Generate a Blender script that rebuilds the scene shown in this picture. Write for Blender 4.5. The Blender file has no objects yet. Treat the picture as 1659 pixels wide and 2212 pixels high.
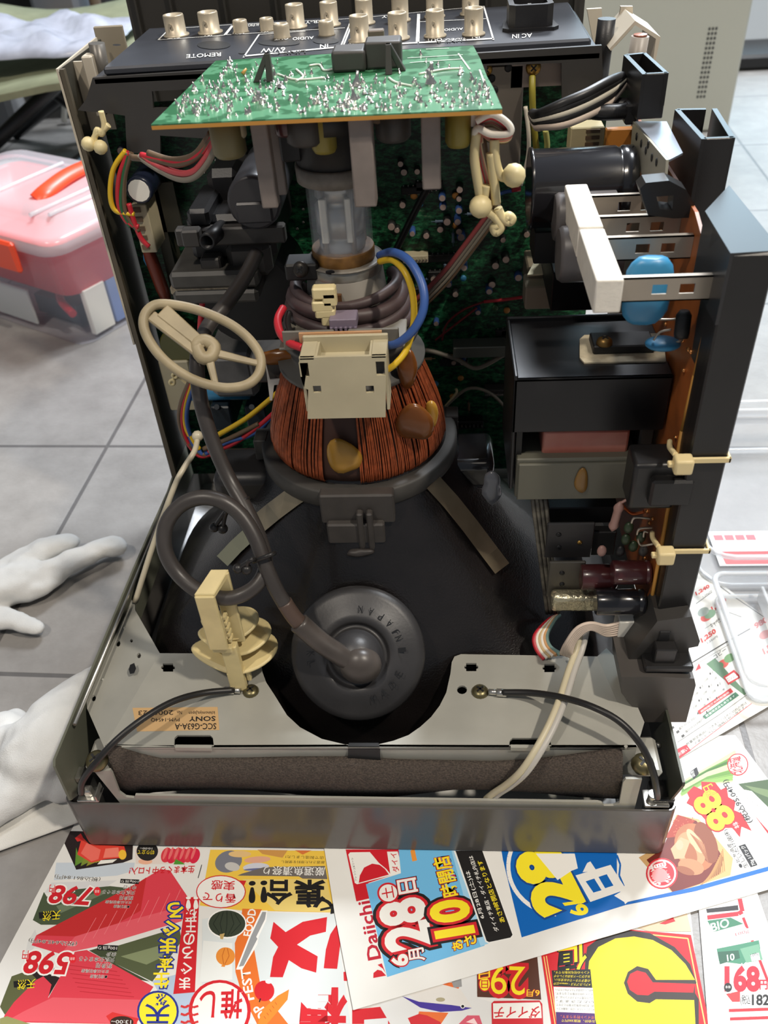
import bpy, bmesh, math, random
from math import sin, cos, pi, radians, sqrt, atan2
from mathutils import Vector, Matrix, geometry, noise
S = bpy.context.scene
COL = S.collection
# ------------------------------------------------------------------ camera
PITCH, ROLL, YAW, FPX = 0.703132, -0.075136, 0.095652, 1818.16
CAMLOC = Vector((0.048731, -0.250797, 0.480591))
RC = Matrix.Rotation(YAW, 3, 'Z') @ Matrix.Rotation(pi/2 - PITCH, 3, 'X') @ Matrix.Rotation(ROLL, 3, 'Z')
cd = bpy.data.cameras.new('camera'); cam = bpy.data.objects.new('camera', cd); COL.objects.link(cam)
cam.matrix_world = Matrix.Translation(CAMLOC) @ RC.to_4x4()
cd.sensor_fit = 'VERTICAL'; cd.sensor_height = 36.0; cd.lens = FPX/2212*36.0
cd.clip_start = 0.01; cd.clip_end = 50
cd.dof.use_dof = True; cd.dof.focus_distance = 0.47; cd.dof.aperture_fstop = 14.0
S.camera = cam
# ------------------------------------------------------------------ exposure, world, lamps
S.view_settings.view_transform = 'Standard'; S.view_settings.look = 'None'
S.view_settings.gamma = 1.0; S.view_settings.use_curve_mapping = False
S.view_settings.exposure = 0.2
W = bpy.data.worlds.new('world'); S.world = W; W.use_nodes = True
W.node_tree.nodes['Background'].inputs[0].default_value = (0.80, 0.88, 1.0, 1)
W.node_tree.nodes['Background'].inputs[1].default_value = 0.17
def lamp(name, kind, loc, target, power, color, size, spot=None, blend=.4):
    d = bpy.data.lights.new(name, kind); o = bpy.data.objects.new(name, d); COL.objects.link(o)
    d.energy = power; d.color = color
    if kind == 'AREA': d.size = size
    else: d.shadow_soft_size = size
    if spot: d.spot_size = radians(spot); d.spot_blend = blend
    o.location = loc
    o.rotation_euler = (Vector(target) - Vector(loc)).to_track_quat('-Z', 'Y').to_euler()
    return o
lamp('ceiling_downlight', 'SPOT', (0.85, 1.30, 2.50), (-.5, .6, 0), 265, (.92, .96, 1.0), .20, 120, .6)
lamp('rear_ceiling_panel', 'AREA', (0.35, 2.6, 2.4), (-.3, .5, 0), 60, (.88, .93, 1.0), .7)
lamp('front_right_downlight', 'SPOT', (1.05, -0.55, 2.2), (-.05, .02, 0), 112, (1.0, .90, .77), .05, 100, .6)
lamp('front_left_fill', 'SPOT', (-0.75, -0.75, 2.3), (0, .05, 0), 62, (1.0, .90, .78), .07, 100, .6)  # unseen warm fill lamp, added to lift the shaded floor at left
lamp('rear_cool_fill', 'AREA', (1.6, 4.2, 1.5), (.4, .9, 0), 34, (.58, .84, 1.0), 1.5)  # unseen cool area light, added for the bluish tone of the right floor
# ------------------------------------------------------------------ photo pixel -> point on a plane of the place
def ray(px, py):
    return RC @ Vector(((px - 829.5)/FPX, -(py - 1106)/FPX, -1.0))
def P(px, py, ax, v):
    d = ray(px, py); t = (v - CAMLOC[ax])/d[ax]
    return CAMLOC + d*t
def PX(px, py, x): return P(px, py, 0, x)
def PY(px, py, y): return P(px, py, 1, y)
def PZ(px, py, z): return P(px, py, 2, z)
def PN(px, py, p0, n):
    d = ray(px, py); n = Vector(n); t = (Vector(p0) - CAMLOC).dot(n)/d.dot(n)
    return CAMLOC + d*t
# ------------------------------------------------------------------ materials
def lin(c):
    r = []
    for v in c:
        v = v/255.0; r.append(v/12.92 if v <= .04045 else ((v + .055)/1.055)**2.4)
    return tuple(r) + (1.0,)
MATS = {}
def mat(name, rgb, rough=.5, metal=0.0, var=0.0, scale=60, bump=0.0, bscale=None, trans=0.0, ior=1.45, alpha=1.0, coat=0.0, spec=.5, emit=None, rgb2=None, detail=4):
    if name in MATS: return MATS[name]
    m = bpy.data.materials.new(name); m.use_nodes = True; MATS[name] = m
    nt = m.node_tree; b = nt.nodes['Principled BSDF']
    c = lin(rgb)
    b.inputs['Base Color'].default_value = c
    b.inputs['Roughness'].default_value = rough; b.inputs['Metallic'].default_value = metal
    b.inputs['Specular IOR Level'].default_value = spec
    if trans: b.inputs['Transmission Weight'].default_value = trans; b.inputs['IOR'].default_value = ior
    if alpha < 1: b.inputs['Alpha'].default_value = alpha
    if coat: b.inputs['Coat Weight'].default_value = coat; b.inputs['Coat Roughness'].default_value = .08
    if var or rgb2 or bump:
        tc = nt.nodes.new('ShaderNodeTexCoord')
        nz = nt.nodes.new('ShaderNodeTexNoise'); nz.inputs['Scale'].default_value = scale; nz.inputs['Detail'].default_value = detail
        nt.links.new(tc.outputs['Object'], nz.inputs['Vector'])
    if var or rgb2:
        cr = nt.nodes.new('ShaderNodeValToRGB')
        c2 = lin(rgb2) if rgb2 else tuple(min(1, v*(1 + var)) for v in c[:3]) + (1,)
        c1 = c if rgb2 else tuple(v*(1 - var) for v in c[:3]) + (1,)
        cr.color_ramp.elements[0].position = .35; cr.color_ramp.elements[1].position = .65
        cr.color_ramp.elements[0].color = c1; cr.color_ramp.elements[1].color = c2
        nt.links.new(nz.outputs['Fac'], cr.inputs[0]); nt.links.new(cr.outputs[0], b.inputs['Base Color'])
    if bump:
        bp = nt.nodes.new('ShaderNodeBump'); bp.inputs['Strength'].default_value = bump; bp.inputs['Distance'].default_value = .001
        n2 = nt.nodes.new('ShaderNodeTexNoise'); n2.inputs['Scale'].default_value = bscale or scale*4; n2.inputs['Detail'].default_value = 2
        nt.links.new(tc.outputs['Object'], n2.inputs['Vector'])
        nt.links.new(n2.outputs['Fac'], bp.inputs['Height']); nt.links.new(bp.outputs[0], b.inputs['Normal'])
    return m
# ------------------------------------------------------------------ mesh builder
def frame(a, b):
    d = (Vector(b) - Vector(a)).normalized()
    u = d.orthogonal().normalized(); return u, d.cross(u), d
def spline(pts, k=6, closed=False):
    pts = [Vector(p) for p in pts]; n = len(pts); out = []
    if n < 3: return pts
    rng = n if closed else n - 1
    for i in range(rng):
        if closed: p0, p1, p2, p3 = pts[i-1], pts[i], pts[(i+1) % n], pts[(i+2) % n]
        else: p0, p1, p2, p3 = pts[max(i-1, 0)], pts[i], pts[i+1], pts[min(i+2, n-1)]
        for j in range(k):
            t = j/k
            out.append(.5*((2*p1) + (p2-p0)*t + (2*p0-5*p1+4*p2-p3)*t*t + (3*p1-p0-3*p2+p3)*t**3))
    if not closed: out.append(pts[-1])
    return out
class MB:
    def __init__(s): s.bm = bmesh.new(); s.mi = 0
    def m(s, i): s.mi = i; return s
    def face(s, vs, sm=False):
        try: f = s.bm.faces.new(vs)
        except ValueError: return None
        f.material_index = s.mi; f.smooth = sm; return f
    def quad(s, *pts, sm=False): return s.face([s.bm.verts.new(p) for p in pts], sm)
    def box(s, lo, hi, bev=0.0, M=None, seg=1):
        x0, y0, z0 = lo; x1, y1, z1 = hi
        co = [(x0,y0,z0),(x1,y0,z0),(x1,y1,z0),(x0,y1,z0),(x0,y0,z1),(x1,y0,z1),(x1,y1,z1),(x0,y1,z1)]
        v = [s.bm.verts.new(M @ Vector(c) if M else c) for c in co]
        fs = [s.face([v[i] for i in f]) for f in ((3,2,1,0),(4,5,6,7),(0,1,5,4),(1,2,6,5),(2,3,7,6),(3,0,4,7))]
        if bev:
            es = list({e for f in fs for e in f.edges})
            r = bmesh.ops.bevel(s.bm, geom=es, offset=bev, segments=seg, affect='EDGES', profile=.5)
            for f in r['faces']: f.material_index = s.mi; f.smooth = seg > 1
        return s
    def hexa(s, lower, upper, bev=0.0):                    # eight free corners: lower 4 and upper 4, same winding
        v = [s.bm.verts.new(c) for c in list(lower) + list(upper)]
        fs = [s.face([v[i] for i in f]) for f in ((3,2,1,0),(4,5,6,7),(0,1,5,4),(1,2,6,5),(2,3,7,6),(3,0,4,7))]
        if bev:
            es = list({e for f in fs for e in f.edges})
            r = bmesh.ops.bevel(s.bm, geom=es, offset=bev, segments=1, affect='EDGES')
            for f in r['faces']: f.material_index = s.mi
        return s
    def rings(s, rings, cap0=True, cap1=True, sm=True, closed=False):
        R = [[s.bm.verts.new(p) for p in r] for r in rings]; n = len(R[0])
        last = len(R) if closed else len(R) - 1
        for i in range(last):
            A, B = R[i], R[(i+1) % len(R)]
            for j in range(n): s.face([A[j], A[(j+1) % n], B[(j+1) % n], B[j]], sm)
        if not closed:
            if cap0: s.face(R[0][::-1])
            if cap1: s.face(R[-1])
        return s
    def cyl(s, a, b, r, r2=None, n=16, sm=True, cap=True):
        a = Vector(a); b = Vector(b); u, v, d = frame(a, b); r2 = r if r2 is None else r2
        mk = lambda c, q: [c + u*q*cos(2*pi*k/n) + v*q*sin(2*pi*k/n) for k in range(n)]
        return s.rings([mk(a, r), mk(b, r2)], cap, cap, sm)
    def lathe(s, prof, a=(0,0,0), axis=(0,0,1), n=24, sm=True, cap=(True, True), fn=None):
        a = Vector(a); ax = Vector(axis).normalized(); u = ax.orthogonal().normalized()
        if abs(ax.z) > .99: u = Vector((1,0,0))
        v = ax.cross(u); rs = []
        for r, h in prof:
            rs.append([a + ax*h + (u*cos(2*pi*k/n) + v*sin(2*pi*k/n))*(max(r, 1e-5)*(fn(k, h) if fn else 1)) for k in range(n)])
        return s.rings(rs, cap[0], cap[1], sm)
    def tube(s, pts, r, n=8, closed=False, k=6, raw=False, flat=1.0):
        pts = [Vector(p) for p in pts] if raw else spline(pts, k, closed)
        N = len(pts); rs = []; up = None
        for i in range(N):
            if closed: t = pts[(i+1) % N] - pts[i-1]
            else: t = pts[min(i+1, N-1)] - pts[max(i-1, 0)]
            if t.length < 1e-9: t = Vector((0,0,1))
            t.normalize()
            if up is None: up = t.orthogonal().normalized()
            up = (up - t*up.dot(t))
            up = up.normalized() if up.length > 1e-6 else t.orthogonal().normalized()
            w = t.cross(up)
            rs.append([pts[i] + (up*cos(2*pi*j/n) + w*sin(2*pi*j/n)*flat)*r for j in range(n)])
        return s.rings(rs, True, True, True, closed)
    def ball(s, c, r, sub=2, sc=(1,1,1)):
        M = Matrix.Translation(c) @ Matrix.Diagonal((sc[0], sc[1], sc[2], 1))
        g = bmesh.ops.create_icosphere(s.bm, subdivisions=sub, radius=r, matrix=M)
        for v in g['verts']:
            for f in v.link_faces: f.material_index = s.mi; f.smooth = True
        return s
    def plate(s, loops, to3, off):                         # polygon with holes, made thick by the vector off
        off = Vector(off); loops = [[Vector((p[0], p[1], 0)) for p in L] for L in loops]
        flat = [p for L in loops for p in L]
        top = [s.bm.verts.new(to3(p.x, p.y)) for p in flat]; bot = [s.bm.verts.new(Vector(to3(p.x, p.y)) + off) for p in flat]
        for t in geometry.tessellate_polygon(loops):
            s.face([top[i] for i in t]); s.face([bot[i] for i in reversed(t)])
        o = 0
        for L in loops:
            n = len(L)
            for i in range(n): s.face([top[o+i], top[o+(i+1) % n], bot[o+(i+1) % n], bot[o+i]])
            o += n
        return s
    def sheet(s, pts):                                     # filled outline of points already in space
        pts = [Vector(p) for p in pts]; vs = [s.bm.verts.new(p) for p in pts]
        for t in geometry.tessellate_polygon([pts]): s.face([vs[i] for i in t])
        return s
    def add(s, me, M):
        n0 = len(s.bm.faces); s.bm.from_mesh(me); s.bm.faces.ensure_lookup_table()
        vs = set()
        for f in s.bm.faces[n0:]:
            f.material_index = s.mi; vs.update(f.verts)
        for v in vs: v.co = M @ v.co
        return s
    def build(s, name, mats, parent=None, recalc=True, bevel=None):
        if recalc: bmesh.ops.recalc_face_normals(s.bm, faces=s.bm.faces[:])
        me = bpy.data.meshes.new(name); s.bm.to_mesh(me); s.bm.free()
        for q in (mats if isinstance(mats, (list, tuple)) else [mats]): me.materials.append(q)
        o = bpy.data.objects.new(name, me); COL.objects.link(o)
        if bevel:
            md = o.modifiers.new('edge', 'BEVEL'); md.width = bevel; md.segments = 2; md.limit_method = 'ANGLE'; md.angle_limit = radians(40)
        if parent: adopt(o, parent)
        return o
def adopt(o, parent):
    o.parent = parent
    if parent.type == 'EMPTY': o.matrix_parent_inverse = Matrix.Translation(-Vector(parent.location))
def thing(name, label, cat, loc, group=None):
    o = bpy.data.objects.new(name, None); COL.objects.link(o); o.location = loc; o.empty_display_size = .02
    return tag(o, label, cat, group)
def tag(o, label=None, cat=None, group=None, kind=None):
    if label: o['label'] = label
    if cat: o['category'] = cat
    if group: o['group'] = group
    if kind: o['kind'] = kind
    return o
# ------------------------------------------------------------------ lettering as flat mesh
_TX = {}
def text_mesh(s, bold=0.0, res=2):
    key = (s, bold, res)
    if key in _TX: return _TX[key]
    c = bpy.data.curves.new('lettering', 'FONT'); c.body = s; c.size = 1; c.resolution_u = res; c.offset = bold
    o = bpy.data.objects.new('lettering', c); COL.objects.link(o)
    dg = bpy.context.evaluated_depsgraph_get(); dg.update()
    me = bpy.data.meshes.new_from_object(o.evaluated_get(dg))
    bpy.data.objects.remove(o)
    xs = [v.co.x for v in me.vertices] or [0]; ys = [v.co.y for v in me.vertices] or [0]
    _TX[key] = (me, min(xs), max(xs), min(ys), max(ys)); return _TX[key]
def put_text(mb, s, o, xend, yend, bold=0.0, grow=None, lift=(0,0,0), res=2):
    """lettering with its box's lower left at o, lower right at xend, upper left at yend"""
    o = Vector(o); ux = Vector(xend) - o; uy = Vector(yend) - o
    me, x0, x1, y0, y1 = text_mesh(s, 0.0, res)
    if bold: me = text_mesh(s, bold, res)[0]
    sx = max(x1 - x0, 1e-4); sy = max(y1 - y0, 1e-4); nz = ux.cross(uy).normalized()
    M = Matrix((( ux.x/sx, uy.x/sy, nz.x, 0), (ux.y/sx, uy.y/sy, nz.y, 0), (ux.z/sx, uy.z/sy, nz.z, 0), (0,0,0,1)))
    M.translation = o + Vector(lift) - M.to_3x3() @ Vector((x0, y0, 0))
    mb.add(me, M)
# ------------------------------------------------------------------ palette
BLK = mat('black_plastic', (31, 30, 31), .42, var=.12, scale=80, bump=.06, bscale=1500)
BLK2 = mat('deep_black_plastic', (24, 24, 25), .5)
CHAR = mat('charcoal_plastic', (58, 56, 54), .38, var=.06, scale=30, bump=.04, bscale=1800)
GAL = mat('galvanised_steel', (172, 171, 162), .42, .12, var=.08, scale=25, bump=.05, bscale=300)
STEEL = mat('bright_steel', (200, 198, 192), .28, .9)
OLIVE = mat('olive_black_paint', (52, 50, 42), .5, var=.1, scale=40)
BEI = mat('beige_plastic', (190, 180, 150), .5, var=.06, scale=40)
CRM = mat('cream_plastic', (226, 210, 160), .42, var=.05, scale=60)
WHT = mat('white_plastic', (235, 232, 222), .45)
GRN = mat('green_solder_mask', (34, 122, 66), .3, var=.15, scale=50, coat=.3)
DGRN = mat('dark_green_board', (16, 62, 36), .4, var=.35, scale=70)
BRNB = mat('brown_phenolic_board', (150, 82, 36), .42, var=.2, scale=60)
BEDGE = mat('board_edge', (196, 140, 62), .6)
SOLD = mat('solder', (215, 212, 205), .22, .95)
BRASS = mat('brass', (190, 150, 80), .3, .9)
COPW = mat('enamelled_copper_wire', (170, 88, 52), .34, .55, var=.25, scale=300)
GREY = mat('grey_plastic', (120, 115, 106), .5, var=.06, scale=60)
DGREY = mat('dark_grey_plastic', (66, 63, 60), .5)
BLUEC = mat('blue_capacitor_epoxy', (62, 138, 182), .35)
MARO = mat('maroon_sleeve', (72, 34, 36), .28, coat=.3)
GLASSY = mat('black_sleeve', (30, 30, 34), .22, coat=.5)
RED = mat('red_wire', (190, 40, 52), .4); YEL = mat('yellow_wire', (225, 185, 40), .4); BLU = mat('blue_wire', (58, 92, 158), .4)
BRN = mat('brown_wire', (104, 84, 64), .45); BLKW = mat('black_wire', (34, 33, 33), .4); WHTW = mat('white_wire', (215, 208, 190), .45)
GRYW = mat('grey_wire', (140, 132, 118), .5); GRNW = mat('green_wire', (40, 96, 60), .45)
GLUE = mat('amber_glue', (176, 132, 52), .25, trans=.15)
# ================================================================== FLOOR
def tile_material():
    m = bpy.data.materials.new('grey_floor_tile'); m.use_nodes = True; nt = m.node_tree; b = nt.nodes['Principled BSDF']
    N = nt.nodes.new; L = nt.links.new
    tc = N('ShaderNodeTexCoord'); mp = N('ShaderNodeMapping'); mp.inputs['Rotation'].default_value = (0, 0, .035)
    L(tc.outputs['Object'], mp.inputs['Vector'])
    br = N('ShaderNodeTexBrick'); br.offset = 0; br.squash = 1
    mp.inputs['Location'].default_value = (.3040, -.1235, 0)
    br.inputs['Scale'].default_value = 1; br.inputs['Brick Width'].default_value = .2715; br.inputs['Row Height'].default_value = .287
    br.inputs['Mortar Size'].default_value = .0022; br.inputs['Mortar Smooth'].default_value = .2; br.inputs['Bias'].default_value = 0
    br.inputs['Color1'].default_value = (1,1,1,1); br.inputs['Color2'].default_value = (.9,.9,.9,1); br.inputs['Mortar'].default_value = (.42,.42,.43,1)
    L(mp.outputs[0], br.inputs['Vector'])
    nz = N('ShaderNodeTexNoise'); nz.inputs['Scale'].default_value = 22; nz.inputs['Detail'].default_value = 8; nz.inputs['Roughness'].default_value = .65
    L(tc.outputs['Object'], nz.inputs['Vector'])
    cr = N('ShaderNodeValToRGB'); cr.color_ramp.elements[0].position = .3; cr.color_ramp.elements[1].position = .7
    cr.color_ramp.elements[0].color = lin((134,131,128)); cr.color_ramp.elements[1].color = lin((156,153,150))
    L(nz.outputs['Fac'], cr.inputs[0])
    mx = N('ShaderNodeMix'); mx.data_type = 'RGBA'; mx.blend_type = 'MULTIPLY'; mx.inputs[0].default_value = 1
    L(cr.outputs[0], mx.inputs[6]); L(br.outputs['Color'], mx.inputs[7]); L(mx.outputs[2], b.inputs['Base Color'])
    b.inputs['Roughness'].default_value = .42
    n2 = N('ShaderNodeTexNoise'); n2.inputs['Scale'].default_value = 260; n2.inputs['Detail'].default_value = 3
    L(tc.outputs['Object'], n2.inputs['Vector'])
    ad = N('ShaderNodeMath'); ad.operation = 'MULTIPLY_ADD'; ad.inputs[1].default_value = -1.5
    L(br.outputs['Fac'], ad.inputs[0]); L(n2.outputs['Fac'], ad.inputs[2])
    bp = N('ShaderNodeBump'); bp.inputs['Strength'].default_value = .25; bp.inputs['Distance'].default_value = .001
    L(ad.outputs[0], bp.inputs['Height']); L(bp.outputs[0], b.inputs['Normal'])
    return m
g = MB(); g.quad((-4,-2,0),(4,-2,0),(4,6,0),(-4,6,0))
tag(g.build('floor', tile_material()), 'grey ceramic tile floor with thin grout lines', 'floor', kind='structure')

# ================================================================== MONITOR SHELL
MON = thing('crt_monitor', 'opened CRT monitor standing face down on the flyers, cover off, boards and picture tube exposed', 'monitor', (0, .17, 0))
# ---- front bezel: a ring lying on the floor
def rrect(x0, x1, y0, y1, r, n=4):
    o = []
    for cx, cy, a in ((x1-r,y0+r,-90),(x1-r,y1-r,0),(x0+r,y1-r,90),(x0+r,y0+r,180)):
        for k in range(n+1):
            t = radians(a + 90*k/n); o.append((cx + r*cos(t), cy + r*sin(t)))
    return o
g = MB(); Z0 = .0030
sec = [(0,.0,Z0),(0,0,.0487),(.0,.0003,.0493),(0,.0010,.0493),(0,.0013,.0485),(0,.0018,.012),(0,.022,.006),(0,.022,Z0)]
rs = [[Vector((p[0], p[1], z)) for p in rrect(-.1735+d, .1735-d, d, .345-d, .005)] for _, d, z in sec]
g.rings(rs, closed=True, sm=False)
bez = g.build('front_bezel', mat('bezel_plastic', (92, 89, 86), .24, var=.05, scale=12, bump=.03, bscale=900), MON)
tag(bez, 'dark grey glossy front frame resting on the flyers')
for sx in (-1, 1):
    g = MB(); g.box((sx*.166-.0055, .004, .02), (sx*.166+.0055, .018, .052), .001); g.box((sx*.166-.0060, .0036, .0515), (sx*.166+.0060, .0062, .0540), .0006); g.build('corner_post', CHAR, bez)
g = MB(); g.box((-.15,.04,.008), (.15,.30,.02), .004)
g.build('screen_face', GLASSY, MON)
# ---- trough bar just inside the bezel
def poly_y(pts, y): return [(PY(a, b, y).x, PY(a, b, y).z) for a, b in pts]
yb = .0024
out = poly_y([(205,1668),(238,1664),(243,1672),(258,1712),(272,1722),(290,1724),(292,1718),(1290,1733),(1300,1735),(1305,1741),(1325,1741),(1338,1735),(1346,1690),(1352,1683),(1387,1683)], yb)
xl, xr = out[0][0], out[-1][0]
out += [(xr, .035), (xl+.008, .035)]
hole = lambda px, py, r: [(PY(px, py, yb).x + r*cos(k*pi/4), PY(px, py, yb).z + r*sin(k*pi/4)) for k in range(8)]
g = MB(); g.plate([out, hole(412,1744,.0009), hole(1172,1757,.0009)], lambda x, z: Vector((x, yb, z)), (0,.0014,0))
trough = g.build('trough_bar', GAL, MON)
# ---- foam strip draped in the trough
top = [(232,1618),(262,1622),(300,1634),(345,1645),(420,1646),(520,1646),(640,1644),(760,1644),(860,1650),(960,1652),(1060,1654),(1150,1650),(1230,1640),(1300,1630),(1345,1627)]
bot = [(256,1716),(285,1722),(330,1712),(400,1707),(480,1704),(560,1709),(640,1716),(720,1722),(800,1727),(880,1718),(980,1706),(1060,1706),(1150,1712),(1250,1722),(1343,1726)]
g = MB(); rs = []
for i in range(len(top)*4 - 3):
    k, t = divmod(i, 4); t /= 4
    a = Vector(top[k]).lerp(Vector(top[min(k+1, 14)]), t); b = Vector(bot[k]).lerp(Vector(bot[min(k+1, 14)]), t)
    A = PY(a.x, a.y, .0085); B = PY(b.x, b.y, .0070); D = Vector((0, .003, 0))
    mid = (A + B)/2 + Vector((0, -.002, 0))
    rs.append([A + D, A + Vector((0,-.0006,.0002)), mid, B, B + Vector((0,.004,-.001)), (A+B)/2 + D*1.4])
g.rings(rs)
FOAM = mat('dark_brown_foam', (62, 55, 50), .95, rgb2=(88, 78, 70), scale=900, bump=.9, bscale=1100, detail=2)
g.build('foam_strip', FOAM, MON)
# ---- metal bracket around the front of the funnel
ZP = .09
def pz(pts, z=ZP): return [(PZ(a, b, z).x, PZ(a, b, z).y) for a, b in pts]
outl = pz([(225,1615),(345,1411),(548,1412),(562,1424),(567,1452),(575,1474),(594,1503),(620,1545),(648,1571),(695,1596),(749,1609),(780,1611),(812,1609),(850,1600),(882,1588),(908,1570),(931,1549),(950,1524),(964,1496),(973,1455),(976,1430),(982,1418),(996,1413),(1290,1418),(1376,1614)])
def star(px, py, s=11):
    return pz([(px-s,py-s*.8),(px+s,py-s*.8),(px+s,py-s*.35),(px+s*1.35,py-s*.2),(px+s*1.35,py+s*.2),(px+s,py+s*.35),(px+s,py+s*.8),(px-s,py+s*.8),(px-s,py+s*.35),(px-s*1.35,py+s*.2),(px-s*1.35,py-s*.2),(px-s,py-s*.35)])
def rnd(px, py, r, ry=None): return pz([(px + r*cos(k*pi/6), py + (ry or r*.85)*sin(k*pi/6)) for k in range(12)])
def slot(x0, x1, y0, y1): return pz([(x0,y1),(x0+1,y0+6),(x0+7,y0),(x1-7,y0),(x1-1,y0+6),(x1+1,y1)])
holes = [star(363,1442), star(1018,1441), star(1187,1443), rnd(998,1490,11), slot(376,461,1588,1612), slot(1100,1190,1594,1612), rnd(229,1609,3), rnd(1352,1612,4)]
g = MB(); g.plate([outl] + holes, lambda x, y: Vector((x, y, ZP)), (0,0,-.0014))
# front flange bent down under the foam
fl = [PZ(225,1615,ZP), PZ(500,1614,ZP), PZ(775,1613,ZP), PZ(1050,1614,ZP), PZ(1376,1614,ZP)]
for a, b in zip(fl, fl[1:]):
    g.hexa([a+Vector((0,0,-.026)), b+Vector((0,0,-.026)), b+Vector((0,.0014,-.026)), a+Vector((0,.0014,-.026))], [a, b, b+Vector((0,.0014,0)), a+Vector((0,.0014,0))])
for x0, x1 in ((376,461),(1100,1190)):
    a = PZ(x0+3,1612,ZP+.0004); b = PZ(x1-3,1612,ZP+.0004); g.box((a.x, a.y-.0012, ZP-.002), (b.x, a.y+.0008, ZP+.0008))
brk = g.build('tube_bracket', GAL, MON)
tag(brk, 'bare grey steel plate with a round cut-out')
# side wings
def wing(pts, holes, drop):
    z = ZP; a, b = PZ(*pts[0], z), PZ(*pts[1], z)
    n = (b - a).cross(Vector((0,0,1))).normalized()
    if n.x*a.x < 0: n = -n
    nn = Vector((n.x*drop, n.y*drop, 1)).normalized()
    o = (a + b)/2; u = (b - a).normalized(); v = nn.cross(u)
    cv = lambda q: ((PN(q[0], q[1], o, nn) - o).dot(u), (PN(q[0], q[1], o, nn) - o).dot(v))
    loops = [[cv(q) for q in pts]] + [[cv((hx + r*cos(k*pi/4)*.75, hy + r*sin(k*pi/4))) for k in range(8)] for hx, hy, r in holes]
    g = MB(); g.plate(loops, lambda x, y: o + u*x + v*y, nn*-.0013)
    for q, r in (((268,1357),4),((222,1468),4)) if a.x < 0 else (): g.ball(PN(q[0], q[1], o, nn), .0012, 1)
    return g.build('bracket_wing', GAL, brk), o, nn
wing([(225,1615),(345,1411),(292,1318),(290,1300),(284,1296),(270,1330),(186,1502),(188,1530)], [(255,1390,7),(202,1508,7),(300,1416,6),(284,1384,4)], .25)
wing([(1376,1614),(1290,1418),(1310,1400),(1330,1420),(1392,1560)], [], .2)
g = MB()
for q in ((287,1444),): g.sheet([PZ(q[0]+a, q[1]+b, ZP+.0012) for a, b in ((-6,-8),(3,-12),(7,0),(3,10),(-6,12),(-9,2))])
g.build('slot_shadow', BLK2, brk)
# screws with earth leads
def screw(name, c, n, r, m, parent, slotm=BLK2, h=.6):
    g = MB(); n = Vector(n).normalized()
    g.lathe([(r*1.0,0),(r*1.0,r*.15),(r*.86,r*h*.65),(r*.5,r*h*.95),(.0001,r*h)], c, n, 16)
    u = n.orthogonal().normalized(); v = n.cross(u); t = Vector(c) + n*r*h*.92
    g.m(1)
    for a, b in ((u, v), (v, u)):
        g.hexa([t - a*r*.5 - b*r*.1, t + a*r*.5 - b*r*.1, t + a*r*.5 + b*r*.1, t - a*r*.5 + b*r*.1], [q + n*r*.1 for q in (t - a*r*.5 - b*r*.1, t + a*r*.5 - b*r*.1, t + a*r*.5 + b*r*.1, t - a*r*.5 + b*r*.1)])
    return g.build(name, [m, slotm], parent)
AQ = mat('antique_zinc_screw', (120, 112, 82), .35, .8)
screw('earth_screw', PZ(542,1494,ZP), (0,0,1), .0047, AQ, brk)
screw('earth_screw', PZ(1037,1495,ZP), (0,0,1), .0049, AQ, brk)
screw('corner_bolt', PZ(211,1645,.082), (0,-.2,1), .0062, AQ, MON, h=.9)
screw('corner_bolt', PZ(1388,1652,.078), (0,-.2,1), .0062, AQ, MON, h=.9)
for px, sx in ((218,-1),(1392,1)):
    g = MB(); c = PZ(px, 1650, .076); g.box((c.x-.009, max(c.y-.008, .0062), .0715), (c.x+.009, c.y+.018, .0765), .002); g.build('tube_mounting_ear', GAL, MON)
def lead(pts, r=.0016, m=BLKW, name='earth_lead', parent=MON, n=8):
    g = MB(); g.tube(pts, r, n); return g.build(name, m, parent)
lead([PZ(505,1491,.093), PZ(440,1497,.098), PZ(375,1515,.105), PZ(310,1552,.108), PZ(250,1600,.105), PZ(205,1650,.096), PZ(178,1688,.082), PZ(176,1712,.068)], .0019)
lead([PZ(1085,1496,.093), PZ(1150,1497,.098), PZ(1215,1507,.106), PZ(1280,1527,.112), PZ(1340,1560,.110), PZ(1385,1610,.102), PZ(1410,1665,.088), PZ(1418,1705,.074), PZ(1420,1722,.062)], .0019)
for pts in (((1055,1494),(1077,1496),(1094,1497)), ((520,1492),(503,1491),(486,1491))):
    g = MB(); q = [PZ(x, y, .0925) for x, y in pts]; g.cyl(q[0], q[1], .0017); g.cyl(q[1] - (q[1]-q[0])*.2, q[2], .0023); g.build('ring_terminal', STEEL, brk)
# identification label
g = MB(); lab = [(286,1529),(470,1527),(474,1577),(296,1580)]
g.m(0).sheet([PZ(a, b, ZP + .00012) for a, b in lab]); g.m(1)
def tp(mb, s, o, x, y, z, bold=0.0): put_text(mb, s, PZ(*o, z), PZ(*x, z), PZ(*y, z), bold)
zl = ZP + .0003
tp(g, 'SCC-G63A-A', (467,1562), (378,1563), (467,1575), zl, .01)
tp(g, 'SONY', (465,1547), (409,1548), (465,1557), zl, .02)
tp(g, 'PVM-1454Q', (388,1549), (326,1550), (388,1558), zl)
tp(g, 'Ichinomiya,Japan', (464,1534), (408,1535), (464,1543), zl)
tp(g, 'No.', (393,1535), (381,1535), (393,1543), zl); tp(g, '2000723', (374,1534), (299,1535), (374,1544), zl)
g.build('identification_label', [mat('tan_paper_label', (205, 168, 118), .6), mat('label_ink', (34, 28, 24), .7)], brk, recalc=False)
g = MB()
a, b, c, d = PZ(752,1611,ZP+.0003), PZ(820,1611,ZP+.0003), PZ(822,1652,ZP-.012), PZ(750,1652,ZP-.012)
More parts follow.
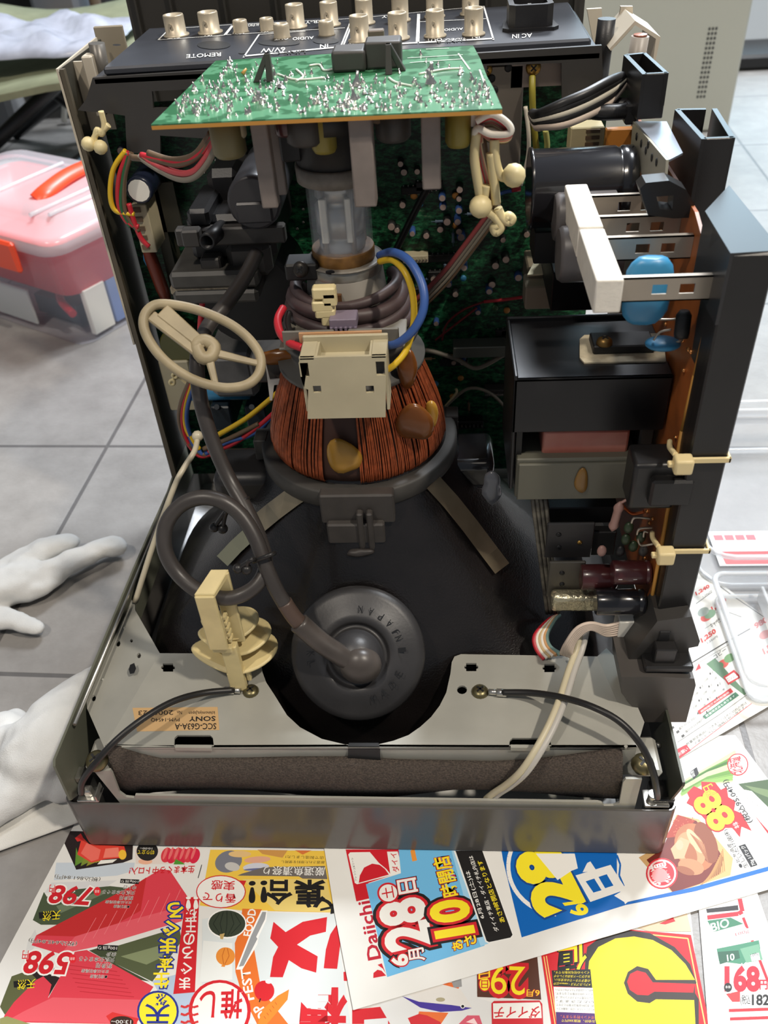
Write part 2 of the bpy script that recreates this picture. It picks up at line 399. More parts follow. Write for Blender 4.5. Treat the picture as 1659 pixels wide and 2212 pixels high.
g.hexa([a, b, PZ(818,1604,ZP+.0003), PZ(754,1604,ZP+.0003)], [q + Vector((0,-.0006,.0004)) for q in (a, b, PZ(818,1604,ZP+.0003), PZ(754,1604,ZP+.0003))])
e = Vector((0,-.0006,0)); g.hexa([d+Vector((0,0,-.006)), c+Vector((0,0,-.006)), b, a], [d+e+Vector((0,0,-.006)), c+e+Vector((0,0,-.006)), b+e, a+e])
g.build('black_tape', BLK2, brk)
# ---- side panels
def panel(x, outline, th, m, name):
    g = MB(); g.plate([outline], lambda y, z: Vector((x, y, z)), (th, 0, 0)); return g.build(name, m, MON)
LP = panel(-.1650, [(.264,.374),(.266,.20),(.264,.082),(.34,.082),(.34,.374)], -.0014, OLIVE, 'left_side_panel')
LW = panel(-.1650, [(.264,.0818),(.248,.0805),(.20,.084),(.1546,.0866),(.08,.0893),(.0017,.0917),(-.0010,.089),(-.0030,.0579),(.004,.0520),(.06,.052),(.34,.052),(.34,.0818)], -.0014, mat('lit_panel_paint', (112,114,100), .45, .1, var=.08, scale=30), 'lower_side_panel')  # same steel panel; the light on its lower strip is put into the colour
tag(LW, 'steel side strip along the bottom left, coloured paler as if lit')
tag(LP, 'thin dark olive painted steel side panel')
RP = panel(.1690, [(.10,.0860),(.0318,.0861),(-.0040,.0843),(-.0046,.0820),(.0055,.0480),(.012,.0470),(.34,.047),(.34,.086)], .0014, mat('side_panel_paint', (74, 76, 66), .45, .2, var=.08, scale=30), 'right_side_panel')
# bright folded edges and lips on the left panel
g = MB()
g.hexa([(-.1650,.262,.082),(-.1615,.262,.082),(-.1615,.2655,.082),(-.1650,.2655,.082)], [(-.1650,.262,.374),(-.1625,.262,.374),(-.1625,.2655,.374),(-.1650,.2655,.374)])
g.build('panel_lip', mat('panel_lip_paint', (96, 88, 74), .45, .3), LP)
a, b = Vector((-.1640,.262,.0815)), Vector((-.1640,.005,.0925))
g = MB(); g.cyl(a + Vector((.0015,0,-.001)), b + Vector((.0015,.02,-.002)), .0011, n=8); g.build('panel_beading', STEEL, LP)
for px, py in ((330,1190),(293,1300),(378,1046)):
    g = MB(); g.ball(PX(px, py, -.160), .0016, 1); g.build('panel_rivet', STEEL, LP)
c = PX(168,1672,-.1645); g = MB(); g.box((-.1650, c.y-.004, c.z-.003), (-.1605, c.y+.004, c.z+.002), .0006); g.build('panel_fastener', STEEL, LP)
g = MB(); g.box((-.165,.0005,.0500),(-.152,.010,.0515), .0004); g.box((-.1535,.0005,.0510),(-.1525,.010,.056), .0002); g.box((-.161,.003,.0512),(-.1565,.008,.0570), .0008); g.build('panel_fastener', STEEL, LP)
g = MB(); g.box((.1555,.0015,.0500),(.169,.012,.0515), .0004); g.cyl((.1605,.0065,.0512), (.1605,.0065,.0560), .0026, n=12); g.build('panel_fastener', STEEL, RP)
g = MB(); g.ball(PX(1422,1610,.1675), .002, 1); g.build('panel_rivet', STEEL, RP)
# ================================================================== PICTURE TUBE
AX = Vector((-.001, .167, 0))
def se(t, a, b, n):
    c, s_ = cos(t), sin(t); return (a*math.copysign(abs(c)**(2/n), c), b*math.copysign(abs(s_)**(2/n), s_))
FUN = mat('graphite_coated_glass', (23, 20, 20), .30, var=.35, scale=26, bump=.25, bscale=900, coat=.25)
prof = [(.02,.150,.118,6),(.045,.150,.117,5),(.062,.146,.111,4),(.078,.136,.098,3),(.09,.126,.0915,2.6),(.105,.112,.0850,2.4),(.12,.0985,.0795,2.2),(.135,.0865,.0735,2.1),(.15,.076,.067,2),(.165,.066,.0605,2),(.18,.056,.054,2),(.195,.046,.046,2),(.21,.036,.036,2)]
g = MB(); rs = []
for z, a, b, n in prof:
    r = []
    for k in range(72):
        x, y = se(2*pi*k/72, a, b, n)
        if y < 0: y -= .016*math.exp(-(x/.042)**2)*math.exp(-((z-.088)/.028)**2)
        r.append(Vector((AX.x + x, AX.y + y, z)))
    rs.append(r)
g.rings(rs)
TUBE = g.build('picture_tube', FUN, MON)
tag(TUBE, 'black graphite coated glass funnel')
# anode cap: rubber disc with a domed centre
CAPN = Vector((.0, -.76, .65)).normalized(); capc = PN(772, 1412, (0, .062, .110), CAPN)
ru = Vector((1,0,0)); rv = CAPN.cross(ru)
RUB = mat('black_rubber', (50, 49, 50), .42, var=.18, scale=35, bump=.05, bscale=600)
RUBD = mat('grey_worn_rubber', (74, 68, 64), .36, var=.2, scale=60)
g = MB()
g.lathe([(.0385,-.006),(.0387,-.002),(.0375,.0008),(.034,.0022),(.028,.0038),(.0235,.0062),(.0195,.0068),(.0185,.0060),(.0178,.0040),(.0160,.0040),(.0148,.0055),(.0140,.0085),(.0132,.0115),(.0112,.0150),(.0075,.0180),(.0035,.0193),(.0001,.0197)], capc, CAPN, 56)
cap = g.build('anode_cap', RUB, TUBE)
g = MB()
def cap_text(txt, px0, rad, h, span, mb):
    n = len(txt); a0 = px0
    for i, ch in enumerate(txt):
        if ch == ' ': continue
        a = a0 + span*i; er = ru*cos(a) + rv*sin(a); et = (rv*cos(a) - ru*sin(a))
        c = capc + er*rad + CAPN*.0066
        put_text(mb, ch, c + er*h/2 - et*h*.3, c + er*h/2 + et*h*.3, c - er*h/2 - et*h*.3)
cap_text('MADE IN', radians(-68), .0262, .0042, radians(15), g)
cap_text('JAPAN', radians(30), .0262, .0042, radians(13.5), g)
cap_text('JKL', radians(-195), .0262, .0042, radians(12), g)
g.build('moulded_lettering', mat('moulded_letters', (30, 30, 31), .3), cap, recalc=False)
# steel straps over the funnel
def strap(px, w, name='tension_strap'):
    g = MB(); c = [PN(a, b, (AX.x, .067 + off, .15), (0, -.62, .78)) for a, b, off in px]
    rs = []
    for i, q in enumerate(c):
        t = (c[min(i+1, len(c)-1)] - c[max(i-1, 0)]).normalized(); s_ = t.cross(Vector((0,-.62,.78))).normalized()*w
        up = Vector((0,-.4,.9))*.0006; rs.append([q - s_, q + s_, q + s_ + up, q - s_ + up])
    g.rings(rs, sm=False); return g.build(name, mat('brushed_strap', (150, 140, 118), .38, .85, var=.15, scale=50), TUBE)
def fz(px, py, z, lift=.0012):                          # point on the funnel's skin seen at that pixel
    lo, hi = None, None
    C = CAMLOC; d = ray(px, py)
    for i in range(1, 4000):
        q = C + d*(i*.0003)
        for k in range(len(prof)-1):
            if prof[k][0] <= q.z < prof[k+1][0]:
                t = (q.z - prof[k][0])/(prof[k+1][0] - prof[k][0]); a = prof[k][1] + t*(prof[k+1][1]-prof[k][1]); b = prof[k][2] + t*(prof[k+1][2]-prof[k][2]); n = prof[k][3]
                x, y = q.x - AX.x, q.y - AX.y
                if y < 0: y += .016*math.exp(-(x/.042)**2)*math.exp(-((q.z-.088)/.028)**2)
                if abs(x/a)**n + abs(y/b)**n <= 1:
                    return q - d.normalized()*lift
    return PY(px, py, .1)
def skin_strap(pts, w, m, name, th=.0008):
    pts = [Vector((a, b)) for a, b in pts]; rs = []
    ctr = [fz(p.x, p.y, 0, .0022) for p in pts]
    for i, p in enumerate(pts):
        t = (pts[min(i+1, len(pts)-1)] - pts[max(i-1, 0)]).normalized(); nn = Vector((-t.y, t.x))*w
        A = fz(p.x - nn.x, p.y - nn.y, 0, .0022); B = fz(p.x + nn.x, p.y + nn.y, 0, .0022)
        up = (CAMLOC - ctr[i]).normalized()*th; rs.append([A, B, B + up, A + up])
    g = MB(); g.rings(rs, sm=False); return g.build(name, m, TUBE)
STRAP = mat('brushed_strap', (165, 152, 128), .36, .8, var=.12, scale=50)
skin_strap([(668,1050),(630,1075),(590,1105),(550,1138)], 21, STRAP, 'tension_strap')
skin_strap([(936,1042),(975,1085),(1015,1135),(1060,1195),(1085,1228)], 19, STRAP, 'tension_strap')
skin_strap([(545,1148),(510,1180),(480,1212)], 16, mat('greenish_tape', (120, 122, 104), .5), 'adhesive_tape')
# ---- neck glass and gun
NA = Vector((-.0022, .167, .2985)); ND = Vector((0, 0, 1))
GLS = mat('clear_tube_glass', (225, 230, 235), .04, alpha=.16, spec=.9)
g = MB(); g.lathe([(.0158,0),(.0158,.0455),(.0146,.0455),(.0146,0)], NA, ND, 32, cap=(False, False))
g.rings([[NA + ND*h + Vector((cos(t), sin(t), 0))*r for t in [2*pi*k/32 for k in range(32)]] for r, h in ((.0146,0),(.0158,0))], False, False)
g.build('neck_glass', GLS, TUBE)
g = MB(); GUNM = mat('gun_metal', (196, 196, 194), .34, .7)
g.lathe([(.0118,0),(.0118,.012),(.0098,.013),(.0098,.015),(.0124,.016),(.0124,.029),(.0100,.030),(.0100,.033),(.0118,.034),(.0118,.0445)], NA, ND, 24)
for a in (-2.2, -1.0, .6, 2.3):
    c = NA + Vector((cos(a), sin(a), 0))*.0128; g.cyl(c + ND*.003, c + ND*.044, .0014, n=8)
g.build('electron_gun', GUNM, TUBE)
g = MB(); g.box((NA.x-.0085, NA.y-.0138, NA.z+.014), (NA.x-.0050, NA.y-.0095, NA.z+.036), .0004); g.build('gun_ceramic_rod', WHT, TUBE)
g = MB(); g.box((NA.x+.0040, NA.y-.0138, NA.z+.014), (NA.x+.0070, NA.y-.0095, NA.z+.036), .0004); g.build('gun_ceramic_rod', WHT, TUBE)
g = MB(); g.lathe([(.0161,-.003),(.0163,-.003),(.0163,.0065),(.0159,.0075)], NA, ND, 32); g.build('amber_tape', mat('amber_tape_ring', (138, 98, 48), .45, var=.2, scale=200), TUBE)
# socket under the neck board
g = MB(); g.lathe([(.0172,.0410),(.0195,.0420),(.0198,.0495),(.0188,.0500)], NA, ND, 28); g.build('socket_flange', mat('grey_socket_ring', (112, 106, 98), .5, var=.15, scale=200), TUBE)
g = MB(); g.lathe([(.0180,.0495),(.0185,.0500),(.0185,.066),(.0230,.067),(.0230,.0785),(.018,.079)], NA, ND, 28); g.box((NA.x-.024, NA.y-.012, .352), (NA.x-.014, NA.y+.012, .378), .001); g.build('neck_socket', BLK2, TUBE)
# ================================================================== DEFLECTION YOKE
YK = MB(); yc = Vector((AX.x-.002, .167, 0))
YK.lathe([(.058,.176),(.0592,.178),(.0592,.1870),(.0578,.188),(.050,.188),(.047,.186),(.047,.176)], yc, ND, 64)
for a, w in ((radians(20), .006), (radians(180), .007)):
    c = yc + Vector((cos(a)*.060, sin(a)*.060, .182)); YK.box((c.x-.004, c.y-w, .174), (c.x+.004, c.y+w, .1885), .0006)
FER = mat('dark_ferrite_ring', (58, 56, 53), .6, var=.12, scale=90)
yoke = YK.build('deflection_yoke', FER, MON)
# windings
def wfn(k, h):
    random.seed(k//1); return 1 + .008*sin(k*2.1) + random.uniform(-.006, .006)
def winding(t0, t1, name):
    random.seed(int(t0*100)); n = int((t1 - t0)/radians(1.15)); mbs = MB()
    for i in range(n):
        t = t0 + (t1 - t0)*(i + random.uniform(-.25, .25))/n
        if random.random() < .05: continue
        dt = random.uniform(-.03, .03); r0 = .0 if random.random() < .7 else random.uniform(-.0012, .0006)
        pts = []
        for r, z in ((.0445,.1885),(.0508,.1895),(.0518,.195),(.0502,.206),(.0462,.219),(.0418,.231),(.0385,.239),(.0350,.242)):
            tt = t + dt*(z - .19)/.05; pts.append(yc + Vector((cos(tt)*(r + r0), sin(tt)*(r + r0), z)))
        mbs.tube(pts, .00052, 5, k=2)
    return mbs.build(name, COPW, yoke)
winding(radians(-268), radians(-106), 'copper_winding')
winding(radians(-84), radians(82), 'copper_winding')
g = MB(); g.lathe([(.046,.1885),(.0498,.190),(.0505,.195),(.0488,.206),(.0448,.219),(.0404,.231),(.037,.238),(.034,.241)], yc, ND, 40); g.build('winding_core', mat('dark_copper_core', (66, 40, 30), .6), yoke)
# glue blobs
def blob(c, r, sc, m=GLUE, name='glue_blob', par=None, seed=1):
    g = MB(); g.ball(c, r, 3, sc)
    for v in g.bm.verts:
        d = noise.noise((v.co - Vector(c))*(.9/r) + Vector((seed*3.1, 0, 0))); v.co = Vector(c) + (v.co - Vector(c))*(1 + .38*d)
    return g.build(name, m, par or yoke)
blob(PN(745,985,(0,.113,.20),(0,-.9,.45)), .0095, (.95,.45,1.25), seed=2)
blob(PZ(765,1022,.1890), .009, (1.9,.5,.25), seed=3)
blob(PN(895,915,(0.03,.124,.215),(.35,-.85,.4)), .0105, (.9,.4,1.1), mat('brown_glue', (112, 66, 30), .22, trans=.1), seed=5)
blob(PN(930,895,(0.045,.140,.218),(.6,-.7,.4)), .006, (.7,.5,1.4), seed=6)
blob(PN(880,795,(0.028,.137,.245),(.35,-.85,.4)), .007, (.8,.6,1.5), mat('brown_glue', (112, 66, 30), .22), seed=7)
# clip block on the ring front
g = MB(); q0 = PN(683,1040,(0,.1065,.176),(0,-1,0)); q1 = PN(848,1040,(0,.1065,.176),(0,-1,0))
x0, x1 = q0.x, q1.x; yb2 = .1065
g.box((x0, yb2, .168), (x1, yb2+.008, .1885), .001)
g.box((x0+.003, yb2-.004, .156), (x1-.006, yb2+.004, .1705), .001)
g.box((x0+.008, yb2-.001, .147), (x1-.004, yb2+.008, .158), .001)
for dx in (.0205,.026): g.box((x0+dx, yb2-.0052, .150), (x0+dx+.0035, yb2, .179), .0008)
g.build('yoke_clamp_block', mat('yoke_clamp_plastic', (62, 58, 55), .55, var=.1, scale=120), yoke)
blob(Vector((x0+.021, yb2-.006, .151)), .004, (1.8,.7,.7), mat('dried_black_glue', (48, 44, 42), .5), seed=9)
# terminal box: beige, hangs on the front of the windings
yt = .100; T = lambda px, py: PY(px, py, yt)
a = T(652,775); b = T(835,770); c = T(835,903); d = T(664,905); e1 = T(645,770); zt = a.z
TB = MB()
X0, X1 = e1.x, b.x
zb = d.z; zm = T(660,838).z
sq = lambda cx, cz, w, h: [(cx-w, cz-h),(cx+w, cz-h),(cx+w, cz+h),(cx-w, cz+h)]
cc = lambda px, py, w, h: sq(T(px,py).x, T(px,py).z, w, h)
out2 = [(X0, zt+.0005),(X0+.0005, zm),(X0+.0025, zm-.001),(T(664,905).x, zb),(T(833,903).x, zb),(T(834,842).x, zm),(X1, zt+.0005)]
TB.plate([out2, cc(657,799,.0022,.0038), cc(822,796,.0022,.0038), cc(685,841,.0020,.0020), cc(799,841,.0020,.0020)], lambda x, z: Vector((x, yt, z)), (0,.0016,0))
TB.box((X0, yt, zt-.001), (X0+.0075, yt+.016, zt+.0005), .0004); TB.box((X1-.0075, yt, zt-.001), (X1, yt+.016, zt+.0005), .0004)
TB.box((X0, yt+.016, zt-.012), (X1, yt+.018, zt+.0030), .0004)
TB.box((X0, yt+.001, zb+.004), (X0+.0014, yt+.017, zt)); TB.box((X1-.0014, yt+.001, zb+.004), (X1, yt+.017, zt))
TB.box((X0+.0075, yt+.001, zt-.0075), (X1-.0075, yt+.016, zt-.0060)); TB.box((X0+.0075, yt+.001, zt-.007), (X0+.0085, yt+.016, zt)); TB.box((X1-.0085, yt+.001, zt-.007), (X1-.0075, yt+.016, zt))
tb = TB.build('terminal_box', BEI, yoke)
g = MB(); cz = zt-.0059; p_ = PZ(780,778,cz)
g.sheet([p_ + Vector(v) for v in ((-.0032,.0012,.0001),(-.001,.0016,.0001),(.0015,-.0004,.0001),(.0030,-.0022,.0001),(.0012,-.0016,.0001),(-.0016,.0,.0001))]); g.build('green_ink_mark', mat('green_ink', (30, 140, 70), .5), tb)
g = MB(); g.box((X0-.002, yt+.018, zt-.003), (X1-.003, yt+.0195, zt+.0036)); g.build('terminal_board', mat('pale_phenolic', (196, 150, 108), .5), tb)
# plates and collars of the upper yoke
DG = mat('dark_grey_collar', (72, 70, 66), .5)
g = MB(); g.lathe([(.040,.240),(.0415,.241),(.0415,.2435),(.034,.2445),(.034,.256),(.0385,.257),(.0385,.2600),(.032,.2610),(.030,.264),(.026,.267)], yc, ND, 36); g.build('yoke_collar', DG, yoke)
g = MB(); a, b = PY(640,700,.140), PY(868,700,.140)
za_, zb3 = PY(755,752,.1215).z, PY(755,712,.1215).z; g.box((-.034,.1225,za_-.001), (.030,.150,za_+.0005), .0004); g.box((-.031,.121,za_),(-.005,.1225,zb3), .0003); g.box((.002,.121,za_),(.027,.1225,zb3), .0003)
g.build('collar_plate', mat('mid_grey_plate', (112, 108, 98), .45), yoke)
g = MB(); g.lathe([(.0260,.258),(.0250,.270),(.0225,.272),(.0200,.2935),(.0180,.2945)], NA*Vector((1,1,0)) if False else Vector((NA.x, NA.y, 0)), ND, 32); g.build('neck_sleeve', GREY, yoke)
g = MB(); g.box((NA.x-.0030, NA.y-.0226, .276), (NA.x-.0005, NA.y-.0195, .289)); g.build('sleeve_slot', mat('slot_brown', (92, 60, 30), .6), yoke)
g = MB(); g.lathe([(.0192,.2893),(.0196,.2896),(.0196,.2988),(.0192,.2991),(.0183,.2991),(.0183,.2893)], Vector((NA.x, NA.y, 0)), ND, 36); CL = g.build('clamp_band', mat('satin_clamp_steel', (160, 156, 146), .34, .8), yoke)
g = MB(); c = PY(713,588,NA.y-.0193); g.ball(c, .0022, 2, (1.1,.12,.6)); g.build('clamp_slot', BLK2, CL)
g = MB(); c = PY(648,577,.158); g.box((c.x-.007, .152, c.z-.005), (c.x+.010, .166, c.z+.004), .001); g.build('clamp_ear', BLK2, CL)
screw('clamp_screw', PY(650,582,.1515), (-.2,-.9,.35), .0042, mat('dark_screw', (58, 54, 50), .4, .6), CL)
g = MB(); g.lathe([(.0186,.2988),(.0202,.2990),(.0203,.2996),(.0183,.2998)], Vector((NA.x+.0005, NA.y, 0)), ND, 32); g.build('band_top_ring', GREY, yoke)
# bundle wrapped round the collar
WB = mat('purple_brown_tape', (74, 60, 60), .5, var=.15, scale=70)
for i, (r, z, rr, tl) in enumerate(((.0285,.2790,.0042,.10),(.0305,.2725,.0038,.12),(.0270,.2850,.0028,.16),(.0325,.2660,.0034,.08))):
    g = MB(); pts = []
    for k in range(13):
        t = radians(-205 + 235*k/12); pts.append(Vector((NA.x + cos(t)*r, NA.y + sin(t)*r*.92, z + .0015*sin(2*t + i))))
    g.tube(pts, rr, 8, flat=1.2); g.build('coil_bundle', WB, yoke)
g = MB(); c = PY(700,650,.128)
for (px, py), (w, h) in (((700,632),(.0058,.0030)),((712,645),(.0035,.0036)),((697,660),(.0052,.0028)),((703,676),(.0050,.0024)),((708,690),(.0030,.0030))):
    q = PY(px, py, .130); g.box((q.x-w, .128, q.z-h), (q.x+w, .134, q.z+h), .0008)
g.build('nylon_clip', CRM, yoke)
g = MB(); q = PY(742,703,.125); g.box((q.x-.0068, .1235, q.z-.0012), (q.x+.0068, .134, q.z+.004), .0004)
for k in range(6): g.box((q.x-.0066+.0024*k, .1225, q.z-.0035), (q.x-.0054+.0024*k, .1245, q.z))
g.build('comb_connector', mat('lavender_plastic', (128, 116, 132), .5), yoke)
g = MB(); g.tube([PY(680,735,.123), PY(705,722,.123), PY(730,715,.125)], .0006, 6); g.build('solder_lead', mat('tinned_lead', (190, 180, 150), .3, .7), yoke)
def wire(pts, r, m, name='yoke_lead', par=None): g = MB(); g.tube(pts, r, 8); return g.build(name, m, par or yoke)
wire([PY(820,552,.155), PY(850,545,.14), PY(885,565,.128), PY(912,615,.118), PY(915,665,.112), PY(895,710,.110), PY(862,740,.112), PY(835,747,.118)], .0021, BLU)
wire([PY(820,565,.15), PY(848,562,.14), PY(876,590,.13), PY(892,640,.124), PY(893,700,.118), PY(878,755,.112), PY(855,785,.108), PY(838,798,.108)], .0016, YEL)
wire([PY(612,665,.15), PY(600,690,.14), PY(606,720,.13), PY(625,740,.122), PY(655,752,.116)], .0021, RED)
wire([PY(625,675,.15), PY(622,700,.14), PY(632,735,.128)], .0015, BLKW)
# left terminal block beside the yoke
g = MB(); q = PY(612,790,.175); g.box((q.x-.018,.165,q.z-.006), (q.x+.014,.19,q.z+.010), .002); g.build('yoke_wedge', DGREY, yoke)
blob(PY(605,770,.163), .006, (2.2,.6,.8), mat('dark_amber_glue', (110, 66, 22), .25), seed=11)
g = MB(); q = PY(570,815,.16); g.plate([[(PY(a,b,.16).x, PY(a,b,.16).z) for a, b in ((575,788),(583,820),(625,818),(628,828),(592,832),(588,865),(583,865),(574,790))]], lambda x, z: Vector((x,.16,z)), (0,.001,0)); g.build('white_bracket', WHT, yoke)
for px, py in ((1085,1060),(1000,985)): pass
g = MB(); q = PZ(1010,1000,.17); g.box((q.x-.022,.150,.155), (q.x+.016,.185,.176), .005, seg=2); g.build('yoke_foot', GLASSY, yoke)
g = MB(); q = PZ(545,1010,.165); g.box((q.x-.022,.145,.150), (q.x+.020,.180,.172), .006, seg=2); g.build('yoke_foot', BLK, yoke)
blob(PY(1062,1055,.125), .0075, (.7,.5,1.7), mat('grey_sealant', (96, 98, 104), .2), 'sealant_bead', seed=13)
# ================================================================== ANODE LEAD, loop, insulator, guide ring
HV = mat('dark_grey_cable', (62, 58, 56), .38, var=.1, scale=60)
hv = [PY(555,545,.20), PY(528,600,.185), PY(490,655,.165), PY(450,705,.15), PY(428,760,.135), PY(428,830,.125), PY(442,900,.118), PY(468,975,.110), PY(498,1040,.102), PY(532,1100,.090), PY(560,1160,.078), PY(574,1220,.068), PY(556,1262,.060), PY(520,1286,.056), PY(480,1292,.054), PY(430,1277,.056), PY(385,1240,.062), PY(357,1190,.068), PY(358,1135,.076), PY(390,1092,.082), PY(435,1075,.084), PY(480,1083,.083), PY(520,1112,.080), PY(552,1162,.073), PY(576,1228,.064), PY(606,1290,.058), PY(645,1345,.054), PY(690,1385,.051), PY(730,1412,.049), PY(762,1432,.049)]
g = MB(); g.tube(hv[:28], .0041, 12, k=5); lead_ = g.build('anode_lead', HV, MON); tag(lead_, 'thick dark grey cable looping from the left down to the rubber cap')
g = MB(); g.tube(hv[26:], .0058, 12, k=5); g.build('cable_boot', RUBD, lead_)
g = MB(); g.ball(PN(778,1436,capc + CAPN*.012,CAPN), .0115, 3, (1.05,.85,1.05)); g.build('boot_knob', RUBD, lead_)
g = MB(); g.tube([hv[25].lerp(hv[26], .2), hv[25].lerp(hv[26], .9), hv[26].lerp(hv[27], .9)], .0045, 12); g.build('heat_shrink', mat('brown_heatshrink', (84, 68, 60), .4), lead_)
TIE = mat('black_nylon_tie', (36, 35, 35), .4)
def tie(px, py, y, tail, name='cable_tie'):
    g = MB(); c = PY(px, py, y); u = (PY(px+30, py-12, y) - c).normalized(); v = (CAMLOC - c).normalized()
    g.tube([c + u*.0068*cos(t) + v*.0062*sin(t) for t in [2*pi*k/12 for k in range(12)]], .0012, 6, closed=True, k=3)
    q = [PY(a, b, y - .006) for a, b in tail]; g.tube([c - u*.005] + q, .0013, 6)
    g.ball(q[-1], .0030, 2); q2 = q[-1] + u*-.005 + Vector((0,0,.003)); g.tube([q[0], q[0].lerp(q2, .6), q2], .0012, 6); g.ball(q2, .0028, 2)
    return g.build(name, TIE, lead_)
tie(514,1085,.096,[(494,1095),(486,1115),(481,1142)]); tie(570,1204,.066,[(545,1208),(535,1215),(533,1230)])
# cream insulator clip standing on the bracket
IC = mat('cream_insulator', (222, 204, 150), .45, var=.06, scale=90)
ib = PZ(519,1488,ZP); yi = ib.y
I = MB(); bx = ib.x
I.box((bx-.0050, yi-.0020, ZP+.0004), (bx+.0045, yi+.0020, ZP+.016), .0005); I.box((bx+.0050, yi+.001, ZP+.006), (bx+.0075, yi+.004, ZP+.016), .0004)
def disc(px, py, rx, ry, z, tilt=0):
    c = PZ(px, py, z); n = 40; rs = []
    for q, h in ((.90,-.0006),(1,.0004),(1,.0012),(.94,.0018)):
        r = []
        for k in range(n):
            t = 2*pi*k/n; f = 1 + .10*cos(2*t) ; r.append(c + Vector((rx*q*cos(t)*f*.95, ry*q*sin(t)*(1 + .25*cos(t)), h + .0015*cos(t*2))))
        rs.append(r)
    I.rings(rs)
disc(508,1405,.0245,.0165,ZP+.016); disc(508,1372,.0205,.0145,ZP+.027); disc(498,1345,.0160,.0125,ZP+.037)
I.box((bx-.0045, yi-.002, ZP+.015), (bx+.0045, yi+.003, ZP+.039), .0005)
zt2 = ZP+.036; 
I.box((bx-.0085, yi-.0035, zt2), (bx+.0025, yi+.0010, zt2+.004), .0005)
I.box((bx-.0095, yi-.0050, zt2+.004), (bx+.0010, yi-.0020, zt2+.046), .0007)      # front jaw
I.box((bx-.0020, yi+.0060, zt2-.002), (bx+.0075, yi+.0085, zt2+.052), .0006)      # rear jaw
I.hexa([(bx-.0095,yi-.004,zt2+.044),(bx+.001,yi-.004,zt2+.044),(bx+.0075,yi+.0085,zt2+.049),(bx-.002,yi+.0085,zt2+.049)], [(bx-.0095,yi-.004,zt2+.047),(bx+.001,yi-.004,zt2+.047),(bx+.0075,yi+.0085,zt2+.053),(bx-.002,yi+.0085,zt2+.053)], .0004)
for k in range(5): I.box((bx+.0008, yi-.001, zt2+.006+.0045*k), (bx+.0028, yi+.004, zt2+.0085+.0045*k), .0003)
I.build('cable_insulator', IC, MON)
# guide ring with spokes round the lead, beige
RG = mat('aged_beige_ring', (164, 150, 120), .5, var=.15, scale=60)
hub = PY(446,765,.122); rn = Vector((.30,-.62,.72)).normalized(); R3 = lambda px, py: PN(px, py, hub, rn)
RI = MB()
RI.tube([R3(*q) for q in ((345,657),(318,672),(310,700),(322,735),(352,775),(395,808),(440,828),(490,838),(535,830),(560,805),(562,770),(540,735),(505,705),(460,682),(405,664))], .0026, 10, closed=True, k=5, flat=1.0)
def bar(p, q, w, h, off=0): a, b = R3(*p), R3(*q); u, v, d = (b-a).normalized().cross(rn), rn, None; RI.hexa([a-u*w-v*h, a+u*w-v*h, b+u*w*.7-v*h, b-u*w*.7-v*h], [a-u*w+v*h, a+u*w+v*h, b+u*w*.7+v*h, b-u*w*.7+v*h], .0006)
bar((350,672), (442,750), .0042, .0020); bar((326,682), (425,762), .0030, .0015); bar((452,760), (560,786), .0022, .0014); bar((450,768), (466,832), .0022, .0014)
RI.tube([R3(*q) for q in ((425,745),(443,736),(462,750),(456,770),(436,772))], .0036, 8, closed=True, k=4)
RI.build('cable_guide_ring', RG, MON)
# ================================================================== MAIN BOARD (green, upright at the far side)
YB = .302
B_ = lambda px, py, d=0: PY(px, py, YB - d)
def cap_y(px, py, r, L, m, topm, par, name='capacitor', y=None):          # can standing out from the board towards the camera
    c = PY(px, py, YB - L) if y is None else PY(px, py, y); g = MB(); e = c.y + L
    g.m(0).lathe([(r,0),(r,L*.82),(r*.94,L*.86),(r,L*.9),(r,L-.0005),(r*.9,L)], (c.x, e, c.z), (0,-1,0), 14)
    g.m(1).lathe([(r*.82,L+.00005),(r*.8,L+.0003)], (c.x, e, c.z), (0,-1,0), 14)
    return g.build(name, [m, topm], par)
g = MB(); g.plate([[(-.163,.055),(.150,.055),(.150,.345),(.05,.345),(-.163,.345)]], lambda x, z: Vector((x, YB, z)), (0,.0016,0))
def board_mat():
    m = bpy.data.materials.new('dark_green_circuit_board'); m.use_nodes = True; nt = m.node_tree; b = nt.nodes['Principled BSDF']; N = nt.nodes.new; L = nt.links.new
    tc = N('ShaderNodeTexCoord'); mp = N('ShaderNodeMapping'); mp.inputs['Scale'].default_value = (1,1,2.2); L(tc.outputs['Object'], mp.inputs['Vector'])
    nz = N('ShaderNodeTexNoise'); nz.inputs['Scale'].default_value = 190; nz.inputs['Detail'].default_value = 5; nz.inputs['Roughness'].default_value = .75; L(mp.outputs[0], nz.inputs['Vector'])
    r1 = N('ShaderNodeValToRGB'); e = r1.color_ramp.elements; e[0].position = .44; e[0].color = lin((10,34,22)); e[1].position = .50; e[1].color = lin((22,78,48)); q = e.new(.62); q.color = lin((40,110,70)); q = e.new(.70); q.color = lin((120,140,110))
    L(nz.outputs['Fac'], r1.inputs[0]); L(r1.outputs[0], b.inputs['Base Color']); b.inputs['Roughness'].default_value = .4; return m
MB_ = g.build('main_board', board_mat(), MON); tag(MB_, 'dark green circuit board packed with small parts')
PINK = mat('capacitor_top', (206, 184, 172), .35, .5); ALU = mat('aluminium_top', (214, 212, 206), .3, .6)
z5 = lambda x, y: (550 + x/3.318, 350 + y/3.318); z6 = lambda x, y: (900 + x/3.318, 350 + y/3.318)
caps = [z5(*q) for q in ((1045,15),(1070,75),(1165,70),(1060,310),(980,465),(1020,490),(1130,515),(1230,530),(1345,260),(1350,325),(1470,200),(1465,265),(1465,350),(1380,430),(1455,430),(1330,485),(1465,500),(1620,545),(1440,950),(1390,880),(1480,540))]
